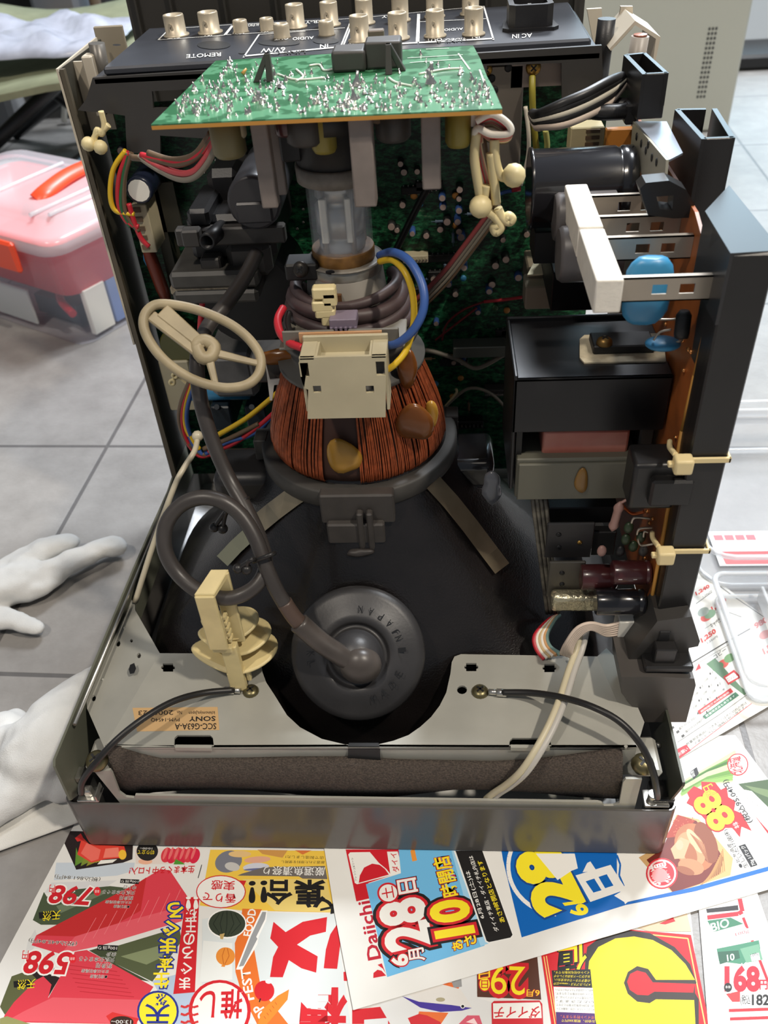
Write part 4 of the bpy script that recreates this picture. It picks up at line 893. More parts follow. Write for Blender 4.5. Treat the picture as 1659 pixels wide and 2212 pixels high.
# ================================================================== POWER BOARD (brown, upright on the right) AND ITS FRAME
XB = .1585
PBX = lambda px, py: PX(px, py, XB)
def yz(pts, x): return [(PX(a, b, x).y, PX(a, b, x).z) for a, b in pts]
edge = [PX(*q, XB) for q in ((1395,1345),(1420,1210),(1470,930),(1497,810),(1543,612),(1537,590))]
outl_ = [(q.y, q.z) for q in edge] + [(.118,.3355),(.27,.3355),(.27,.12),(.12,.12)]
g = MB(); g.plate([outl_], lambda y, z: Vector((XB, y, z)), (.0016,0,0))
PB = g.build('power_board', BRNB, MON); tag(PB, 'upright brown circuit board on the right with white resistors and capacitors')
g = MB()
for a, b in zip(edge, edge[1:]): g.tube([a + Vector((.0008,-.0002,0)), b + Vector((.0008,-.0002,0))], .0011, 6)
g.build('board_cut_edge', BEDGE, PB)
g = MB()
for px, py in ((1470,700),(1495,760),(1490,690),(1440,655),(1478,735),(1430,500),(1450,560),(1400,1105),(1412,1120),(1395,1205),(1405,1215),(1462,945),(1490,755),(1480,800),(1405,1130),(1388,1090),(1440,700)):
    g.ball(PBX(px, py) + Vector((-.0004,0,0)), .0013, 1)
tag(g.build('copper_solder_dots', mat('copper_solder', (220,150,90), .25, .9), PB), kind='stuff')
# frame: black post, its top shelf and fins
FM = mat('black_frame_plastic', (32,31,31), .36, var=.1, scale=40, bump=.04, bscale=1500)
post = [PY(*q, .060) for q in ((1567,553),(1490,990),(1440,1270),(1418,1342))]; postr = [PY(*q, .060) for q in ((1662,545),(1598,900),(1530,1170),(1492,1331))]
zs = [q.z for q in post]
g = MB(); xl_ = .1600; xr_ = .1765; zt_ = .342; zb_ = .141
g.hexa([(xl_,.060,zb_),(xr_,.060,zb_),(xr_,.086,zb_),(xl_+.001,.080,zb_)], [(xl_-.0025,.060,zt_-.0005),(xr_-.0015,.060,zt_-.0005),(xr_-.003,.09,zt_-.0005),(xl_-.0025,.088,zt_-.0005)], .0008)
PF = g.build('frame_post', FM, MON); tag(PF, 'black plastic frame post along the right side of the chassis')
tp_ = [PZ(*q, zt_) for q in ((1578,547),(1676,541),(1676,525),(1575,400),(1523,456))]; lo_ = [Vector((q.x, q.y, zt_-.030)) for q in tp_]
g = MB(); g.rings([lo_, tp_], sm=False); g.build('frame_shelf', mat('frame_plastic_top', (44,44,46), .34), PF)
def wallq(pts, th, name, m=FM, par=PF):                # vertical wall through two floor-plan points with its top profile
    g = MB(); g.sheet(pts); return g.build(name, m, par)
def upr(p, q, z0, z1a, z1b, th, g):                    # wall in plan from p to q
    p, q = Vector((p[0],p[1],0)), Vector((q[0],q[1],0)); n = (q-p).cross(Vector((0,0,1))).normalized()*th; Z = lambda v, z: Vector((v.x, v.y, z))
    g.hexa([Z(p-n,z0), Z(q-n,z0), Z(q+n,z0), Z(p+n,z0)], [Z(p-n,z1a), Z(q-n,z1b), Z(q+n,z1b), Z(p+n,z1a)])
# big rear fin at the shelf's far end
y1 = .150; A = PY(1521,300,y1); B1 = PY(1588,300,y1); g = MB()
g.box((A.x, y1, zt_-.03), (B1.x, y1+.0025, A.z), .0004)
C0 = PZ(1463,236,A.z); upr((A.x, y1), (C0.x, C0.y), zt_-.03, A.z, A.z, .0012, g); C1 = PZ(1525,235,A.z); upr((B1.x-.0012, y1), (B1.x+.002, C1.y), zt_-.03, A.z, A.z, .0012, g)
upr((C0.x, C0.y), (C1.x, C1.y), zt_-.02, A.z, A.z, .0012, g); g.build('frame_fin', FM, PF)
y2 = .205; A = PY(1393,160,y2); B1 = PY(1445,156,y2); D0 = PY(1385,258,y2); g = MB()
g.box((A.x, y2, D0.z), (B1.x, y2+.0025, A.z), .0004); C0 = PZ(1352,118,A.z); C1 = PZ(1392,114,A.z); upr((A.x, y2), (C0.x, C0.y), D0.z, A.z, A.z, .0012, g); upr((C0.x, C0.y), (C1.x, C1.y), D0.z+.01, A.z, A.z, .0012, g); upr((B1.x-.001, y2), (C1.x, C1.y), D0.z+.006, A.z, A.z, .0010, g); g.build('frame_fin', FM, PF)
# black hook near the resistors
g = MB(); y3 = .125; hk = [PY(*q, y3) for q in ((1382,408),(1395,395),(1445,390),(1482,410),(1500,440),(1500,470),(1455,472),(1400,465))]
hl = [PY(*q, y3) for q in ((1418,425),(1455,422),(1452,455),(1425,452))]
g.plate([[(q.x,q.z) for q in hk], [(q.x,q.z) for q in hl]], lambda x, z: Vector((x,y3,z)), (0,.010,0)); g.build('frame_hook', FM, PF)
# foot of the post
yf0 = .052; fy = lambda *q: [(PY(a,b,yf0).x, PY(a,b,yf0).z) for a, b in q]
g = MB(); g.plate([fy((1420,1342),(1494,1332),(1512,1385),(1508,1396),(1488,1400),(1482,1452),(1432,1465),(1345,1455),(1352,1432))], lambda x, z: Vector((x,yf0,z)), (0,.020,0)); g.build('post_skirt', CHAR, PF)
yf1 = .040; fy = lambda *q: [(PY(a,b,yf1).x, PY(a,b,yf1).z) for a, b in q]
g = MB(); g.plate([fy((1342,1462),(1420,1462),(1500,1466),(1503,1480),(1482,1560),(1392,1560),(1342,1496))], lambda x, z: Vector((x,yf1,z)), (0,.03,0)); g.build('post_foot', mat('worn_black_foot', (74,70,67), .42, var=.06, scale=40), PF)
g = MB(); q0, q1 = PY(1345,1450,yf1), PY(1504,1442,yf1); g.box((q0.x+.012,yf1+.002,q0.z-.004),(q1.x,yf1+.028,q0.z+.0005),.001); g.build('foot_ledge', FM, PF)
g = MB(); q0, q1 = PY(1417,1402,yf1+.006), PY(1448,1464,yf1+.006); g.box((q0.x,yf1+.005,q1.z),(q1.x,yf1+.012,q0.z),.0006); g.build('foot_clip', FM, PF)
g = MB(); q = PY(1435,1375,.0515); g.box((q.x-.003,.0513,q.z-.004),(q.x+.003,.053,q.z+.004),.0006); g.build('skirt_catch', BLK2, PF)
# zip ties round the post
ZT = mat('cream_zip_tie', (232,212,160), .42)
for px, py, x0, x1 in ((1475,1003,1450,1572),(1437,1200,1405,1528)):
    g = MB(); c = PY(px, py, .0555); g.box((c.x-.0042,.0520,c.z-.0040),(c.x+.0042,.0590,c.z+.0040),.0012,seg=2)
    e = PY(x1, py+1, .0585); g.box((c.x,.0580,c.z-.0018),(e.x+.001,.0594,c.z+.0012),.0004); g.box((e.x-.0004,.0580,c.z-.0018),(e.x+.001,.085,c.z+.0012),.0004)
    g.box((c.x-.0065,.0545,c.z-.0012),(c.x-.004,.0575,c.z+.0010),.0003); w_ = PY(px-28, py-50, .075); g.tube([c + Vector((-.003,.003,.003)), c.lerp(w_, .5) + Vector((-.002,.004,.0)), w_], .0013, 7)
    g.build('zip_tie', ZT, PF)
g = MB(); a_ = PY(1370,1000,.066); b_ = PY(1470,1095,.066); g.box((a_.x,.064,b_.z),(b_.x-.004,.082,a_.z),.002,seg=2); g.box((a_.x+.008,.059,b_.z+.006),(b_.x+.002,.066,a_.z-.006),.0012); g.build('cable_clamp', FM, PF)
# white ceramic resistors and their brackets
WR = mat('white_ceramic_resistor', (232,226,214), .55, var=.05, scale=150, bump=.15, bscale=700)
for (x0,y0),(x1,y1),(xb_,yb_) in (((1226,398),(1274,396),(1302,488)),((1256,494),(1306,488),(1352,604))):
    a_, b_, c_ = PZ(x0,y0,.33), PZ(x1,y1,.33), PZ(xb_,yb_,.33); g = MB(); xl_, xr_ = (a_.x+.001), (a_.x+b_.x)/2 + (b_.x-a_.x)*.55
    g.box((.1095, c_.y, .3155), (.1205, a_.y, .330), .0008, seg=2); g.build('ceramic_resistor', WR, PB)
BRK = mat('tinned_bracket', (176,166,152), .35, .7)
for y, z0, z1 in ((.160,.3175,.3285),(.136,.3170,.3275),(.112,.3170,.3275),(.074,.3160,.3265)):
    g = MB(); zc = (z0+z1)/2; hh = (z1-z0)/2
    rect = lambda x0, x1, h: [(x0,zc-h),(x1,zc-h),(x1,zc+h),(x0,zc+h)]
    g.plate([rect(.1203,.1584,hh), rect(.134,.140,hh*.4), rect(.145,.151,hh*.4)], lambda x, z: Vector((x,y,z)), (0,.0007,0)); g.box((.1203,y,zc+hh-.0006),(.1584,y+.003,zc+hh)); g.box((.1203,y,zc-hh),(.1584,y+.003,zc-hh+.0006)); g.build('resistor_bracket', BRK, PB)
def body(c, r, L, m, name, bands=True, ax=(1,0,0)):          # can lying along x with its base on the board
    g = MB(); g.lathe([(r*.9,0),(r,.0006),(r,L*.14),(r*.93,L*.17),(r*.93,L*.19),(r,L*.22),(r,L-.001),(r*.93,L)], c, ax, 22); return g.build(name, m, PB)
c0 = PY(1365,400,.195); c1 = PY(1142,405,.195); g = MB(); L_ = c0.x - c1.x; r_ = .0195
g.lathe([(r_*.95,0),(r_,.001),(r_,L_*.12),(r_*.96,L_*.14),(r_*.96,L_*.16),(r_,L_*.19),(r_,L_-.002),(r_*1.04,L_-.0015),(r_*1.04,L_),(r_*.85,L_)], (c0.x,.195,c0.z), (-1,0,0), 32); g.build('large_smoothing_capacitor', GLASSY, PB)
DKG = mat('smoky_grey_sleeve', (96,92,92), .4)
for px, py, y, r, L in ((1196,470,.172,.0120,.02),(1205,550,.150,.0135,.02)):
    q = PY(px, py, y); g = MB(); g.lathe([(r*.9,0),(r,.002),(r,.03)], (q.x,y,q.z), (1,0,0), 22); g.build('grey_capacitor', DKG, PB)
g = MB(); q = PY(1175,508,.2); g.box((q.x-.006,.19,q.z-.012),(q.x+.02,.215,q.z+.006),.0006); g.build('line_filter', BLK2, PB)
for px, py, sx, sz, y in ((1398,628,.0095,.0150,.088),):
    q = PY(px, py, y); g = MB(); g.ball(q, 1.0, 3, (sx,.0055,sz))
    for v in g.bm.verts: 
        d = v.co - q; v.co = q + Vector((math.copysign(min(abs(d.x)*1.25, sx), d.x), d.y, math.copysign(min(abs(d.z)*1.15, sz), d.z)))
    g.build('blue_disc_capacitor', BLUEC, PB)
q = PY(1432,742,.092); g = MB(); g.ball(q, 1.0, 3, (.0080,.0060,.0026)); g.build('blue_disc_capacitor', BLUEC, PB)
for pts in ([(1420,690),(1450,690),(1470,688)],[(1412,735),(1425,718),(1450,712)],[(1460,740),(1475,735)]):
    g = MB(); g.tube([PY(a,b,.09) for a, b in pts], .0005, 6); g.build('component_leg', BRK, PB)
g = MB(); q = PY(1475,700,.085); g.lathe([(.0030,-.006),(.0033,-.004),(.0033,.004),(.002,.006)], q, (0,.2,1), 12); g.build('dark_diode', BLK2, PB)
# black heat sink box with the transistor
zh = .264; g = MB()
T0, T1, T2, T3 = PZ(1112,815,zh), PZ(1478,800,zh), PZ(1475,672,zh), PZ(1101,686,zh)
hx0, hx1, hy0, hy1 = .0825, .1575, .1005, .1600
g.box((hx0,hy0,.2325),(hx1,hy0+.002,zh),.0006); g.box((hx0,hy0,zh-.002),(hx1,hy1,zh),.0006); g.box((hx0,hy0,.196),(hx0+.002,hy1,zh+.0015),.0006); g.box((hx0,hy1-.002,.2),(hx1,hy1,zh+.0025),.0006)
HS = g.build('heat_sink_box', mat('satin_black_anodised', (34,34,36), .3, .3, var=.06, scale=20), PB)
g = MB(); M4 = [PZ(*q, zh+.0002) for q in ((1252,735),(1262,726),(1432,722),(1438,782),(1262,786),(1252,775))]; g.plate([[(q.x,q.y) for q in M4]], lambda x, y: Vector((x,y,zh+.0009)), (0,0,-.0008)); g.build('thermal_pad', mat('grey_thermal_paste', (176,166,142), .7, var=.2, scale=150), HS)
g = MB(); a_, b_ = PZ(1280,770,zh), PZ(1400,735,zh); g.box((a_.x,a_.y,zh+.001),(b_.x,b_.y,zh+.0055),.0006); g.build('power_transistor', BLK2, HS)
screw('brass_screw', PZ(1304,738,zh+.0055) + Vector((0,-.002,0)), (0,0,1), .0040, mat('aged_brass', (128,100,56), .4, .8), HS, h=.9)
# transformer below it
g = MB(); a_, b_ = PY(1172,938,.108), PY(1352,985,.108); g.box((a_.x,.106,b_.z),(b_.x,.14,a_.z+.003),.0015,seg=2); g.build('transformer_winding', mat('pink_winding_tape', (188,128,112), .35, rgb2=(160,70,58), scale=18), PB)
g = MB(); a_, b_ = PY(1120,1003,.100), PY(1363,1076,.100); g.box((a_.x,.0995,b_.z),(b_.x,.104,a_.z),.0006); g.box((a_.x-.001,.101,b_.z+.001),(b_.x,.135,a_.z+.0025),.0006); TF = g.build('transformer_core', mat('grey_green_ferrite', (98,97,86), .42, .2), PB)
blob(PY(1256,1040,.0990), .008, (.42,.22,1.05), mat('amber_core_glue', (132,98,48), .3), 'glue_bead', TF, 17); 
g = MB(); g.box((PY(1165,988,.12).x,.11,.2035),(.155,.15,.2075),.001); g.box((PY(1365,960,.12).x,.108,.207),(.156,.14,.232),.001); g.build('transformer_bobbin', BLK2, PB)
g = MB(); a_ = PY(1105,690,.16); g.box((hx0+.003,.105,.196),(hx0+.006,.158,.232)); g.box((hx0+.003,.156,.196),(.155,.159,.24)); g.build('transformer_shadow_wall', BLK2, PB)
# ribbon strip and lower parts
g = MB(); 
for k in range(4): g.tube([PY(1150+9*k,1075,.105), PY(1166+9*k,1200,.105), PY(1182+8*k,1325,.105)], .0012, 6, flat=1)
g.build('ribbon_strip', mat('grey_ribbon', (128,122,108), .5, rgb2=(70,66,60), scale=140), PB)
def slab(x0,y0,x1,y1,ya,yb,m,name,bev=.0006):
    a_, b_ = PY(x0,y0,ya), PY(x1,y1,ya); g = MB(); g.box((a_.x,ya,b_.z),(b_.x,yb,a_.z),bev); return g.build(name, m, PB)
s1 = slab(1183,1132,1276,1205,.100,.102,mat('dark_heat_plate', (72,70,70), .4, .5),'transistor_plate'); s2 = slab(1276,1150,1325,1200,.104,.11,BLK2,'power_package'); slab(1185,1098,1330,1130,.115,.135,BLK,'inductor_block')
s3 = slab(1187,1215,1256,1290,.090,.092,mat('dull_grey_sheet', (104,100,92), .42, .6),'small_heat_sink')
for par, q in ((s1,(1207,1155)),(s1,(1207,1182)),(s1,(1252,1172)),(s3,(1214,1238)),(s3,(1214,1262))):
    g = MB(); c = PY(q[0], q[1], .0998 if par is s1 else .0898); g.ball(c, .0015, 2, (1,.4,1)); g.build('sheet_hole', BLK2 if q != (1252,1172) else BRASS, par)
a_, b_ = PY(1192,1290,.082), PY(1292,1322,.082); g = MB(); g.box((a_.x,.081,b_.z),(b_.x,.09,a_.z),.003,seg=3); g.build('crumpled_shield', mat('wrinkled_foil', (206,198,168), .3, .8, bump=1.0, bscale=400), PB)
def can(x0, x1, py, r, y, m, name='electrolytic_capacitor'):
    c = PY(x1, py, y); e = PY(x0, py, y); L = c.x - e.x; g = MB(); g.lathe([(r*.88,0),(r,.0008),(r,L*.10),(r*.93,L*.13),(r*.93,L*.15),(r,L*.19),(r,L-.0006),(r*.93,L)], c, (-1,0,0), 24)
    return g.build(name, m, PB)
c1_ = can(1322,1404,1236,.0066,.078,MARO); can(1254,1330,1246,.0072,.086,MARO); can(1286,1392,1300,.0072,.072,GLASSY)
g = MB()
for k in range(4): q = PY(1340+16*k, 1252+ (k%2)*3, .0717); g.box((q.x-.0010,.0715,q.z-.0004),(q.x+.0010,.0722,q.z+.0004))
g.build('sleeve_print', PRT, c1_)
g = MB(); q = PY(1331,1116,.085); g.lathe([(.0005,-.010),(.0022,-.0075),(.0027,-.006),(.0022,-.004),(.0022,.004),(.0027,.006),(.0022,.0075),(.0005,.010)], q, (.1,0,1), 12); g.tube([q+Vector((.001,0,.009)), q+Vector((.006,0,.012)), q+Vector((.012,.002,.006))], .0007, 6); g.build('pink_resistor', mat('dusty_pink_resistor', (170,132,122), .45), PB)
random.seed(3)
for px, py, m in ((1358,1140,mat('dark_olive_blob', (46,62,40), .4)),(1352,1165,mat('dark_olive_blob', (46,62,40), .4)),(1368,1180,mat('dark_olive_blob', (46,62,40), .4)),(1385,1160,mat('dark_olive_blob', (46,62,40), .4)),(1390,1190,DGREY),(1340,1190,BLK2),(1300,1190,mat('dusty_pink_resistor', (170,132,122), .45))):
    g = MB(); g.ball(PY(px, py, .082), .0032, 2, (.8,.6,1.2)); g.build('small_bead_capacitor', m, PB)
for pts in ([(1410,1140),(1382,1142),(1376,1155)],[(1412,1175),(1385,1178),(1378,1165)],[(1405,1120),(1372,1118),(1364,1130)],[(1400,1150),(1392,1148),(1390,1160)]):
    g = MB(); g.tube([PY(a,b,.076) for a, b in pts], .0006, 6); g.build('component_leg', BRK, PB)
g = MB(); g.tube([PY(a,b,.09) for a, b in ((1340,1085),(1352,1100),(1368,1110),(1392,1105))], .0009, 6); g.build('copper_lead', mat('copper_lead', (190,100,56), .3, .8), PB)
# beige connector, flat cables
q = PY(1358,1354,.070); g = MB(); g.box((q.x-.006,.068,q.z-.008),(q.x+.0045,.080,q.z+.006),.0006); g.build('white_socket', WHT, PB)
for k in range(6):
    o = k*5
    g = MB(); g.tube([PY(1345,1342+o,.070), PY(1310,1352+o*.8,.068), PY(1275,1346+o*.5,.066), PY(1245,1358+o*.9,.064), PY(1222+o*.5,1390+o*.8,.062), PY(1212+o*1.2,1412+o*.4,.066)], .0011, 7); g.build('flat_cable_strand', mat('pinkish_white_wire', (214,196,180), .45), PB)
for k, m in enumerate((RED, mat('neck_wire_white', (228,222,210), .4), mat('tan_strand',(196,168,120),.45), mat('neck_wire_white', (228,222,210), .4), mat('orange_tan_strand',(200,150,100),.45), mat('sea_grey_strand',(110,140,134),.45))):
    o = k*6.0
    g = MB(); g.tube([PY(1208,1330,.105), PY(1185+o*.4,1340,.095), PY(1156+o*.85,1372,.085), PY(1158+o*1.0,1400-o*.1,.078), PY(1176+o*1.1,1424-o*.4,.072)], .0014, 7); g.build('rainbow_strand', m, PB)
for k, m in enumerate((RED, BEI, GRYW, BEI, BRN)):
    g = MB(); g.tube([PY(1198+6*k,1345,.12), PY(1200+6*k,1375,.115)], .0013, 6); g.build('ribbon_tail', m, PB)
g = MB()
CC = [(1262,1352,.075),(1252,1400,.066),(1234,1450,.052),(1215,1510,.034),(1190,1570,.018),(1160,1625,.006),(1130,1668,.001),(1100,1695,.0022),(1074,1712,.0045),(1056,1726,.0062)]
for k, o in enumerate((-.0016,.0016)):
    g = MB(); g.tube([PY(a,b,y) + Vector((o,0,0)) for a, b, y in CC], .0019, 9); g.build('twin_lead', mat('ivory_lead', (206,196,166), .42) if k == 0 else mat('grey_white_lead', (190,186,178), .42), MON)
# beige parts and metal plate on the main board's right
slab(1142,592,1196,640,.262,.30,mat('taupe_plug', (146,136,118), .5),'wire_plug',.001); slab(1136,620,1196,668,.25,.27,mat('pale_taupe_plug', (176,166,146), .5),'wire_plug',.001)
g = MB(); q = PY(1180,578,.25); g.hexa([(q.x-.012,.245,q.z-.003),(q.x+.010,.245,q.z-.002),(q.x+.008,.268,q.z-.001),(q.x-.004,.268,q.z-.001)], [(q.x-.012,.245,q.z-.002),(q.x+.010,.245,q.z-.001),(q.x+.008,.268,q.z+.0),(q.x-.004,.268,q.z+.0)]); g.build('paper_insulator', mat('cream_card', (236,226,190), .6), PB)
g = MB(); g.ball(PY(1174,562,.26), .0030, 2, (1,.6,1)); g.build('blue_disc_capacitor', BLUEC, PB)
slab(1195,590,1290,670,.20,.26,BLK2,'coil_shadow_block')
a_, b_ = PX(1378,258,.148), PX(1447,345,.148)
g = MB(); pl = [PX(*q, .149) for q in ((1372,262),(1445,345),(1440,400),(1395,382),(1366,330))]; g.plate([[(q.y,q.z) for q in pl]], lambda y, z: Vector((.149,y,z)), (-.0012,0,0)); g.build('perforated_shield', mat('pale_zinc_shield', (178,174,158), .4, .4), PB)
g = MB()
zc_ = (pl[0].z + pl[1].z)/2; g.plate([[(q.x,q.y) for q in [PZ(*q, zc_) for q in ((1372,262),(1446,345),(1475,330),(1440,262))]]], lambda x, y: Vector((x,y,zc_)), (0,0,-.001)); g.build('shield_top', mat('bluish_zinc', (140,146,156), .35, .5), PB)
for px, py in ((1375,295),(1385,310),(1395,325),(1408,340),(1400,312),(1418,350)):
    g = MB(); c = PX(px, py, .1476); g.ball(c, .0018, 1, (.3,1,1.2)); g.build('shield_hole', BLK2, PB)
q = PY(1270,295,.24); g = MB(); g.box((q.x-.010,.236,q.z-.008),(q.x+.008,.25,q.z+.006),.0006); g.m(1)
for k in range(4): g.box((q.x-.002,.2350,q.z-.007+.0034*k),(q.x+.0055,.2362,q.z-.0052+.0034*k))
g.build('cream_plug', [mat('cream_plug', (206,190,146), .5), BRN], PB)
slab(1310,280,1362,340,.255,.26,mat('amber_board', (160,104,44), .4),'small_amber_board')
# mains cable, black and white cores
for k, (m, o) in enumerate(((BLKW,0),(WHTW,12),(BLKW,24),(mat('pinkish_white_wire', (214,196,180), .45),38),(BLKW,-10))):
    g = MB(); g.tube([PY(1345+o*.1,168+o*.25,.235), PY(1315,185+o*.9,.225), PY(1265,212+o*.95,.215), PY(1215,233+o*.9,.212), PY(1175,248+o*.6,.216), PY(1160,252+o*.5,.225), PY(1150,245,.24)], .0026, 9); g.build('mains_core', m, RB)
g = MB(); c = PY(1320,235,.225); g.tube([c + Vector((cos(t)*.011, sin(t)*.006, 0)) for t in [2*pi*k/10 for k in range(10)]], .004, 8, closed=True, k=3); g.box((c.x+.006,.216,c.z-.006),(c.x+.013,.226,c.z+.004),.001); g.build('cable_grommet', BLK, RB)
# ================================================================== FLYERS AND NEWSPAPER ON THE FLOOR
za = lambda x, y: (x/3.95, 1780 + y/3.95)
zb = lambda x, y: (350 + x/3.687, 1780 + y/3.687)
zc = lambda x, y: (720 + x/3.456, 1780 + y/3.456)
zd = lambda x, y: (1100 + x/2.968, 1780 + y/2.968)
ze = lambda x, y: (1380 + x/3.161, 1200 + y/3.161)
zi = lambda x, y: (x, y)
class Flyer:
    def __init__(s, z, paper): s.z = z; s.g = MB(); s.ms = []; s.n = 0; s.idx(paper); s.f = zi
    def idx(s, rgb):
        m = rgb if not isinstance(rgb, tuple) else mat('print_%d_%d_%d' % rgb, rgb, .45, spec=.3)
        if m not in s.ms: s.ms.append(m)
        s.g.mi = s.ms.index(m)
    def at(s, q): p_ = s.f(*q); return PZ(p_[0], p_[1], s.z)
    def lift(s): s.n += 1; return Vector((0,0,.00003 + .0000008*s.n))
    def sheet(s, pts, th=.00025):
        P3 = [s.at(q) for q in pts]; s.g.plate([[(q.x,q.y) for q in P3]], lambda x, y: Vector((x,y,s.z)), (0,0,-th))
    def poly(s, rgb, *pts):
        s.idx(rgb); L = s.lift(); s.g.sheet([s.at(q) + L for q in pts])
    def ell(s, rgb, cx, cy, rx, ry, rot=0, n=28, a0=0, a1=360):
        c, d = cos(radians(rot)), sin(radians(rot))
        s.poly(rgb, *[(cx + rx*cos(t)*c - ry*sin(t)*d, cy + rx*cos(t)*d + ry*sin(t)*c) for t in [radians(a0 + (a1-a0)*k/n) for k in range(n if a1-a0 == 360 else n+1)]])
    def line(s, rgb, w, *pts):
        for a, b in zip(pts, pts[1:]):
            a, b = Vector(a), Vector(b); n = Vector((-(b-a).y, (b-a).x)).normalized()*w; s.poly(rgb, a-n, b-n, b+n, a+n)
    def text(s, t, o, x, y, *layers):                    # layers: (bold, rgb) from the back to the front
        k = .5 if any(ord(c) > 0x2fff for c in t) else 1
        for bold, rgb in layers: s.idx(rgb); bold = bold*k; put_text(s.g, t, s.at(o), s.at(x), s.at(y), bold, lift=s.lift(), res=4 if len(t) < 4 else 2)
    def stack(s, chars, w, h, *layers):                  # upside-down characters given by their centres
        for ch, cx, cy in chars: s.text(ch, (cx+w/2, cy-h/2), (cx-w/2, cy-h/2), (cx+w/2, cy+h/2), *layers)
    def done(s, name, label): o = s.g.build(name, s.ms, None, recalc=False); return tag(o, label, 'flyer')
PAPER = mat('flyer_paper', (228,227,223), .5, var=.02, scale=30, spec=.25)
KK = (28,26,26); RR = (206,32,42); WW = (240,238,232); YY = (250,226,40); BL = (40,52,140)
# ---- tuna and harvest sheet, upside down to the viewer
F1 = Flyer(.0006, PAPER); F1.sheet([(-60,2194),(160,1782),(215,1680),(1440,1700),(1492,1975),(1530,2330),(-60,2330)])
F1.f = za
F1.poly((198,208,218), (480,330),(1150,330),(1140,400),(1000,440),(460,480)); F1.poly((214,214,214), (380,590),(440,500),(1000,480),(900,540))
F1.poly((214,214,212), (300,900),(330,1000),(200,1180),(240,1000)); F1.poly((180,196,216), (1300,1340),(1659,1240),(1659,1706),(1500,1706))
F1.poly((38,28,28), (550,165),(600,60),(1140,70),(1130,300),(1050,330),(650,390))
for k in range(9): F1.poly((96+k*8,140,50), (640+16*k,360-(k%3)*30),(650+24*k,200+20*(k%4)),(690+20*k,330))
F1.poly((222,66,52), (660,260),(700,110),(760,170),(1060,190),(1075,240),(1030,290),(900,300),(780,330)); F1.poly((236,110,96), (690,250),(740,160),(860,220),(840,300),(780,320)); F1.poly((240,128,110), (880,290),(900,210),(1010,200),(1020,280)); F1.poly((200,44,40), (640,120),(690,80),(720,140),(660,150))
F1.ell((240,190,60), 1045, 262, 34, 42); F1.poly((236,234,226), (830,345),(860,310),(1000,300),(960,330))
F1.poly((226,214,206), (1150,205),(1659,215),(1659,345),(1160,340)); F1.ell((235,180,150), 1240, 320, 60, 25)
for k in range(6): F1.ell((214,60-4*(k%2)*5,70), 1420+48*k, 265+8*(k%2), 44, 66, 20); F1.ell((232,112,112), 1410+48*k, 250, 12, 56, 20)
F1.poly((80,150,50), (1480,345),(1500,300),(1560,330),(1580,345)); F1.ell(KK, 1257, 232, 92, 82)
F1.text('切り立て', (1322,225),(1178,222),(1315,262),(0,YY)); F1.text('10:00~', (1300,202),(1195,200),(1298,218),(0,WW))
F1.poly((74,86,62), (280,820),(375,580),(400,620),(620,560),(940,530),(1080,545),(900,710),(490,860),(350,860)); F1.poly((110,124,98), (480,700),(900,560),(880,600),(520,760))
F1.poly((84,92,62), (1000,1040),(1530,880),(1550,1000),(1300,1345),(980,1190)); F1.poly((132,142,104), (1030,1130),(1500,1000),(1420,1120),(1250,1200)); F1.poly((64,72,48), (830,1060),(1000,1040),(980,1190),(1280,1345),(1200,1330),(760,1080))
F1.poly((218,64,78), (310,950),(1180,500),(1370,385),(1450,395),(1600,620),(1550,830),(850,1040),(520,1110),(270,1035)); F1.poly((196,44,46), (310,950),(1180,500),(1250,455),(1200,740),(1000,850),(640,960)); F1.poly((228,92,104), (640,960),(1000,850),(1560,700),(1550,830),(850,1040),(520,1110))
for k in range(9): F1.line((236,128,134), 2, (700+95*k, 1010-34*k),(820+90*k, 800-30*k))
F1.poly((92,96,62), (0,1560),(30,1480),(100,1300),(240,1250),(330,1340),(130,1520),(50,1640)); F1.poly((40,30,28), (240,1250),(390,1270),(510,1310),(410,1480),(330,1340))
F1.poly((216,62,76), (410,1490),(510,1310),(640,1090),(740,1075),(900,1160),(1310,1390),(1250,1480),(1180,1560),(1170,1710),(40,1690),(35,1640),(120,1520),(310,1330),(370,1300),(440,1370)); F1.poly((226,92,102), (200,1600),(450,1480),(1200,1500),(1170,1706),(60,1680))
for k in range(7): F1.line((190,40,52), 3, (560+20*k, 1200+38*k),(1000+24*k, 1260+36*k))
F1.poly((150,150,96), (0,1660),(60,1640),(300,1720),(0,1760))
ol = ((.085,WW),(.03,RR)); ok = ((.06,WW),(0,KK))
F1.text('(税込861.84円)', (862,452),(472,425),(852,496),*ok); F1.text('798', (800,545),(465,525),(745,690),*ol); F1.text('円', (470,520),(425,518),(465,580),*ol)
F1.text('(税込645.84円)', (662,1002),(250,970),(652,1046),*ok); F1.text('598', (612,1100),(250,1088),(558,1280),*ol); F1.text('円', (245,1080),(195,1080),(238,1150),*ol)
for cx, cy in ((830,575),(620,1150)): F1.ell((226,40,50), cx, cy, 30, 38); F1.text('本体', (cx+20,cy-14),(cx-20,cy-14),(cx+18,cy+14),(0,WW))
for x0, y0, x1, y1, oy in ((1030,470,1190,508,0),(835,1032,1008,1080,0)): F1.poly(KK, (x0,y0-2),(x1,y0+5),(x1-6,y1+5),(x0-6,y1-4)); F1.text('100g当り', (x1-8,y0+10),(x0+6,y0+4),(x1-12,y1-2),(0,WW))
